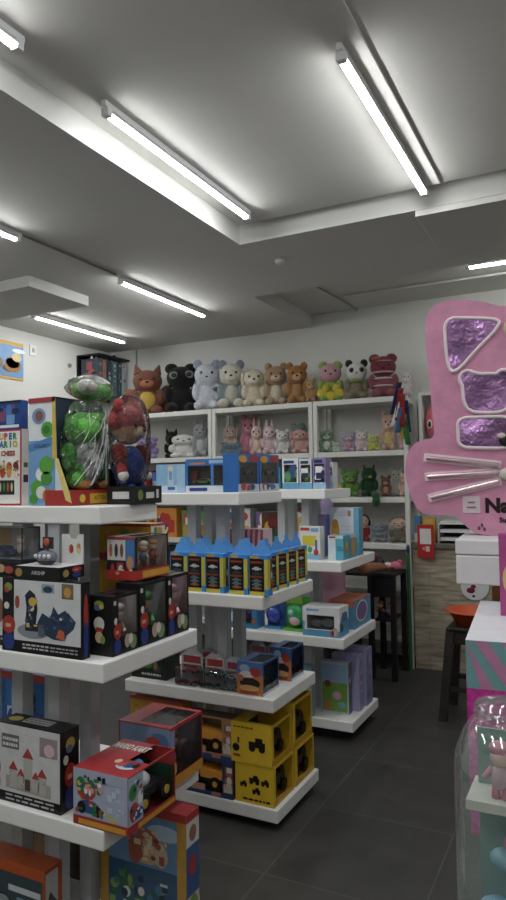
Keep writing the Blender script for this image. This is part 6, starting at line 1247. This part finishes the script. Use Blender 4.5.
facetext('lettering', '*Na! Na! Na!', 485.5, 513, 16, INK); facetext('lettering', '*Surprise', 499.5, 524, 7, INK)
b = MB(); a = L(463, 513); c_ = L(480, 496); b.box(a[0], c_[0], FY - 0.0015, FY - 0.0003, a[1], c_[1], pr('d8c4cc')); b.build('sticker', t)
b = MB()
for k, (x0, x1, y) in enumerate(((468, 475, 503), (467, 476, 508))):
    a = L(x0, y); c_ = L(x1, y - 1.6); b.box(a[0], c_[0], FY - 0.0025, FY - 0.0016, a[1], c_[1], pr('8a6a78'))
for (x0, y0) in ((479, 528), (482, 525), (484.5, 529)):
    a = L(x0, y0); b.ball((a[0], FY - 0.0006, a[1]), (0.004, 0.001, 0.006), pr('6a4a58'), seg=8, rings=6)
b.build('small_print', t)

# clear bottle shaped package with toys
t = thing('bottle_package', 'clear bottle shaped package with pink toys on a white tray, bottom right corner', 'boxed toy', (-0.131, 1.083, 0.80))
b = MB(); b.lathe([(0.001, 0.003), (0.076, 0.003), (0.081, 0.012), (0.081, 0.27), (0.078, 0.295), (0.066, 0.325), (0.052, 0.345), (0.047, 0.35), (0.047, 0.366), (0.001, 0.368)], (0, 0, 0), BOTTLE, 40); b.build('bottle', t)
b = MB(); b.lathe([(0.0478, 0.352), (0.05, 0.353), (0.05, 0.362), (0.0478, 0.363)], (0, 0, 0), BOTTLE, 40, True); b.build('neck_ring', t)
b = MB(); b.box(-0.058, 0.058, -0.045, 0.045, 0.222, 0.236, pr('e2ded6')); b.build('tray', t)
b = MB(); b.lathe([(0.001, 0.004), (0.07, 0.004), (0.07, 0.02), (0.001, 0.02)], (0, 0, 0), pr('b07aa0'), 32); b.build('base_disc', t)
b = MB(); b.box(-0.05, 0.055, 0.02, 0.024, 0.021, 0.2215, pr('8fb0aa')); b.box(-0.05, 0.055, 0.02, 0.024, 0.2365, 0.32, pr('8fb0aa')); b.build('backing', t)
b = MB()
figure(b, -0.012, -0.022, 0.2355, 0.085, 'd88aa0', 'c8a0b4', 'e4b8b0', 'd07a94'); figure(b, 0.03, -0.02, 0.2355, 0.08, '9ac8c0', 'd890a8', 'e4b8b0', 'c88a98'); b.build('toy_doll', t)
b = MB(); b.ball((0.01, -0.02, 0.055), (0.052, 0.034, 0.034), pr('7f9cc8')); b.ball((0.03, -0.03, 0.10), (0.03, 0.02, 0.022), pr('b0b84a')); b.ball((-0.02, -0.03, 0.075), (0.03, 0.022, 0.025), pr('7aa8c8')); b.ball((0.02, -0.032, 0.04), (0.04, 0.03, 0.02), pr('b890b8')); b.ball((0.015, -0.012, 0.165), (0.028, 0.022, 0.024), pr('d0809a')); b.ball((-0.005, -0.02, 0.15), (0.026, 0.02, 0.016), pr('8ab8cc')); b.build('toy_accessory', t)

# ------------------------------------------------------------------ camera, world, colour
cam = bpy.data.cameras.new('camera'); co = bpy.data.objects.new('camera', cam); COL.objects.link(co)
yaw, pitch, roll = R(26.986), R(2.808), R(-0.8235)
F = Vector((-math.sin(yaw) * math.cos(pitch), math.cos(yaw) * math.cos(pitch), math.sin(pitch)))
r0 = Vector((math.cos(yaw), math.sin(yaw), 0)); u0 = r0.cross(F)
rt = r0 * math.cos(roll) + u0 * math.sin(roll); up = -r0 * math.sin(roll) + u0 * math.cos(roll)
M = Matrix((rt, up, -F)).transposed().to_4x4(); M.translation = (0, 0, 1.5)
co.matrix_world = M
cam.sensor_fit = 'VERTICAL'; cam.sensor_height = 24.0; cam.sensor_width = 24.0 * 506 / 900
cam.lens = 24.0 * 677.35 / 900; cam.clip_start = 0.05
scene.camera = co
w = bpy.data.worlds.new('world'); scene.world = w; w.use_nodes = True
w.node_tree.nodes['Background'].inputs['Color'].default_value = (0.02, 0.02, 0.02, 1)
vs_ = scene.view_settings
scene.display_settings.display_device = 'sRGB'
vs_.view_transform = 'Standard'; vs_.look = 'None'; vs_.gamma = 1.0; vs_.use_curve_mapping = False; vs_.exposure = 0.0
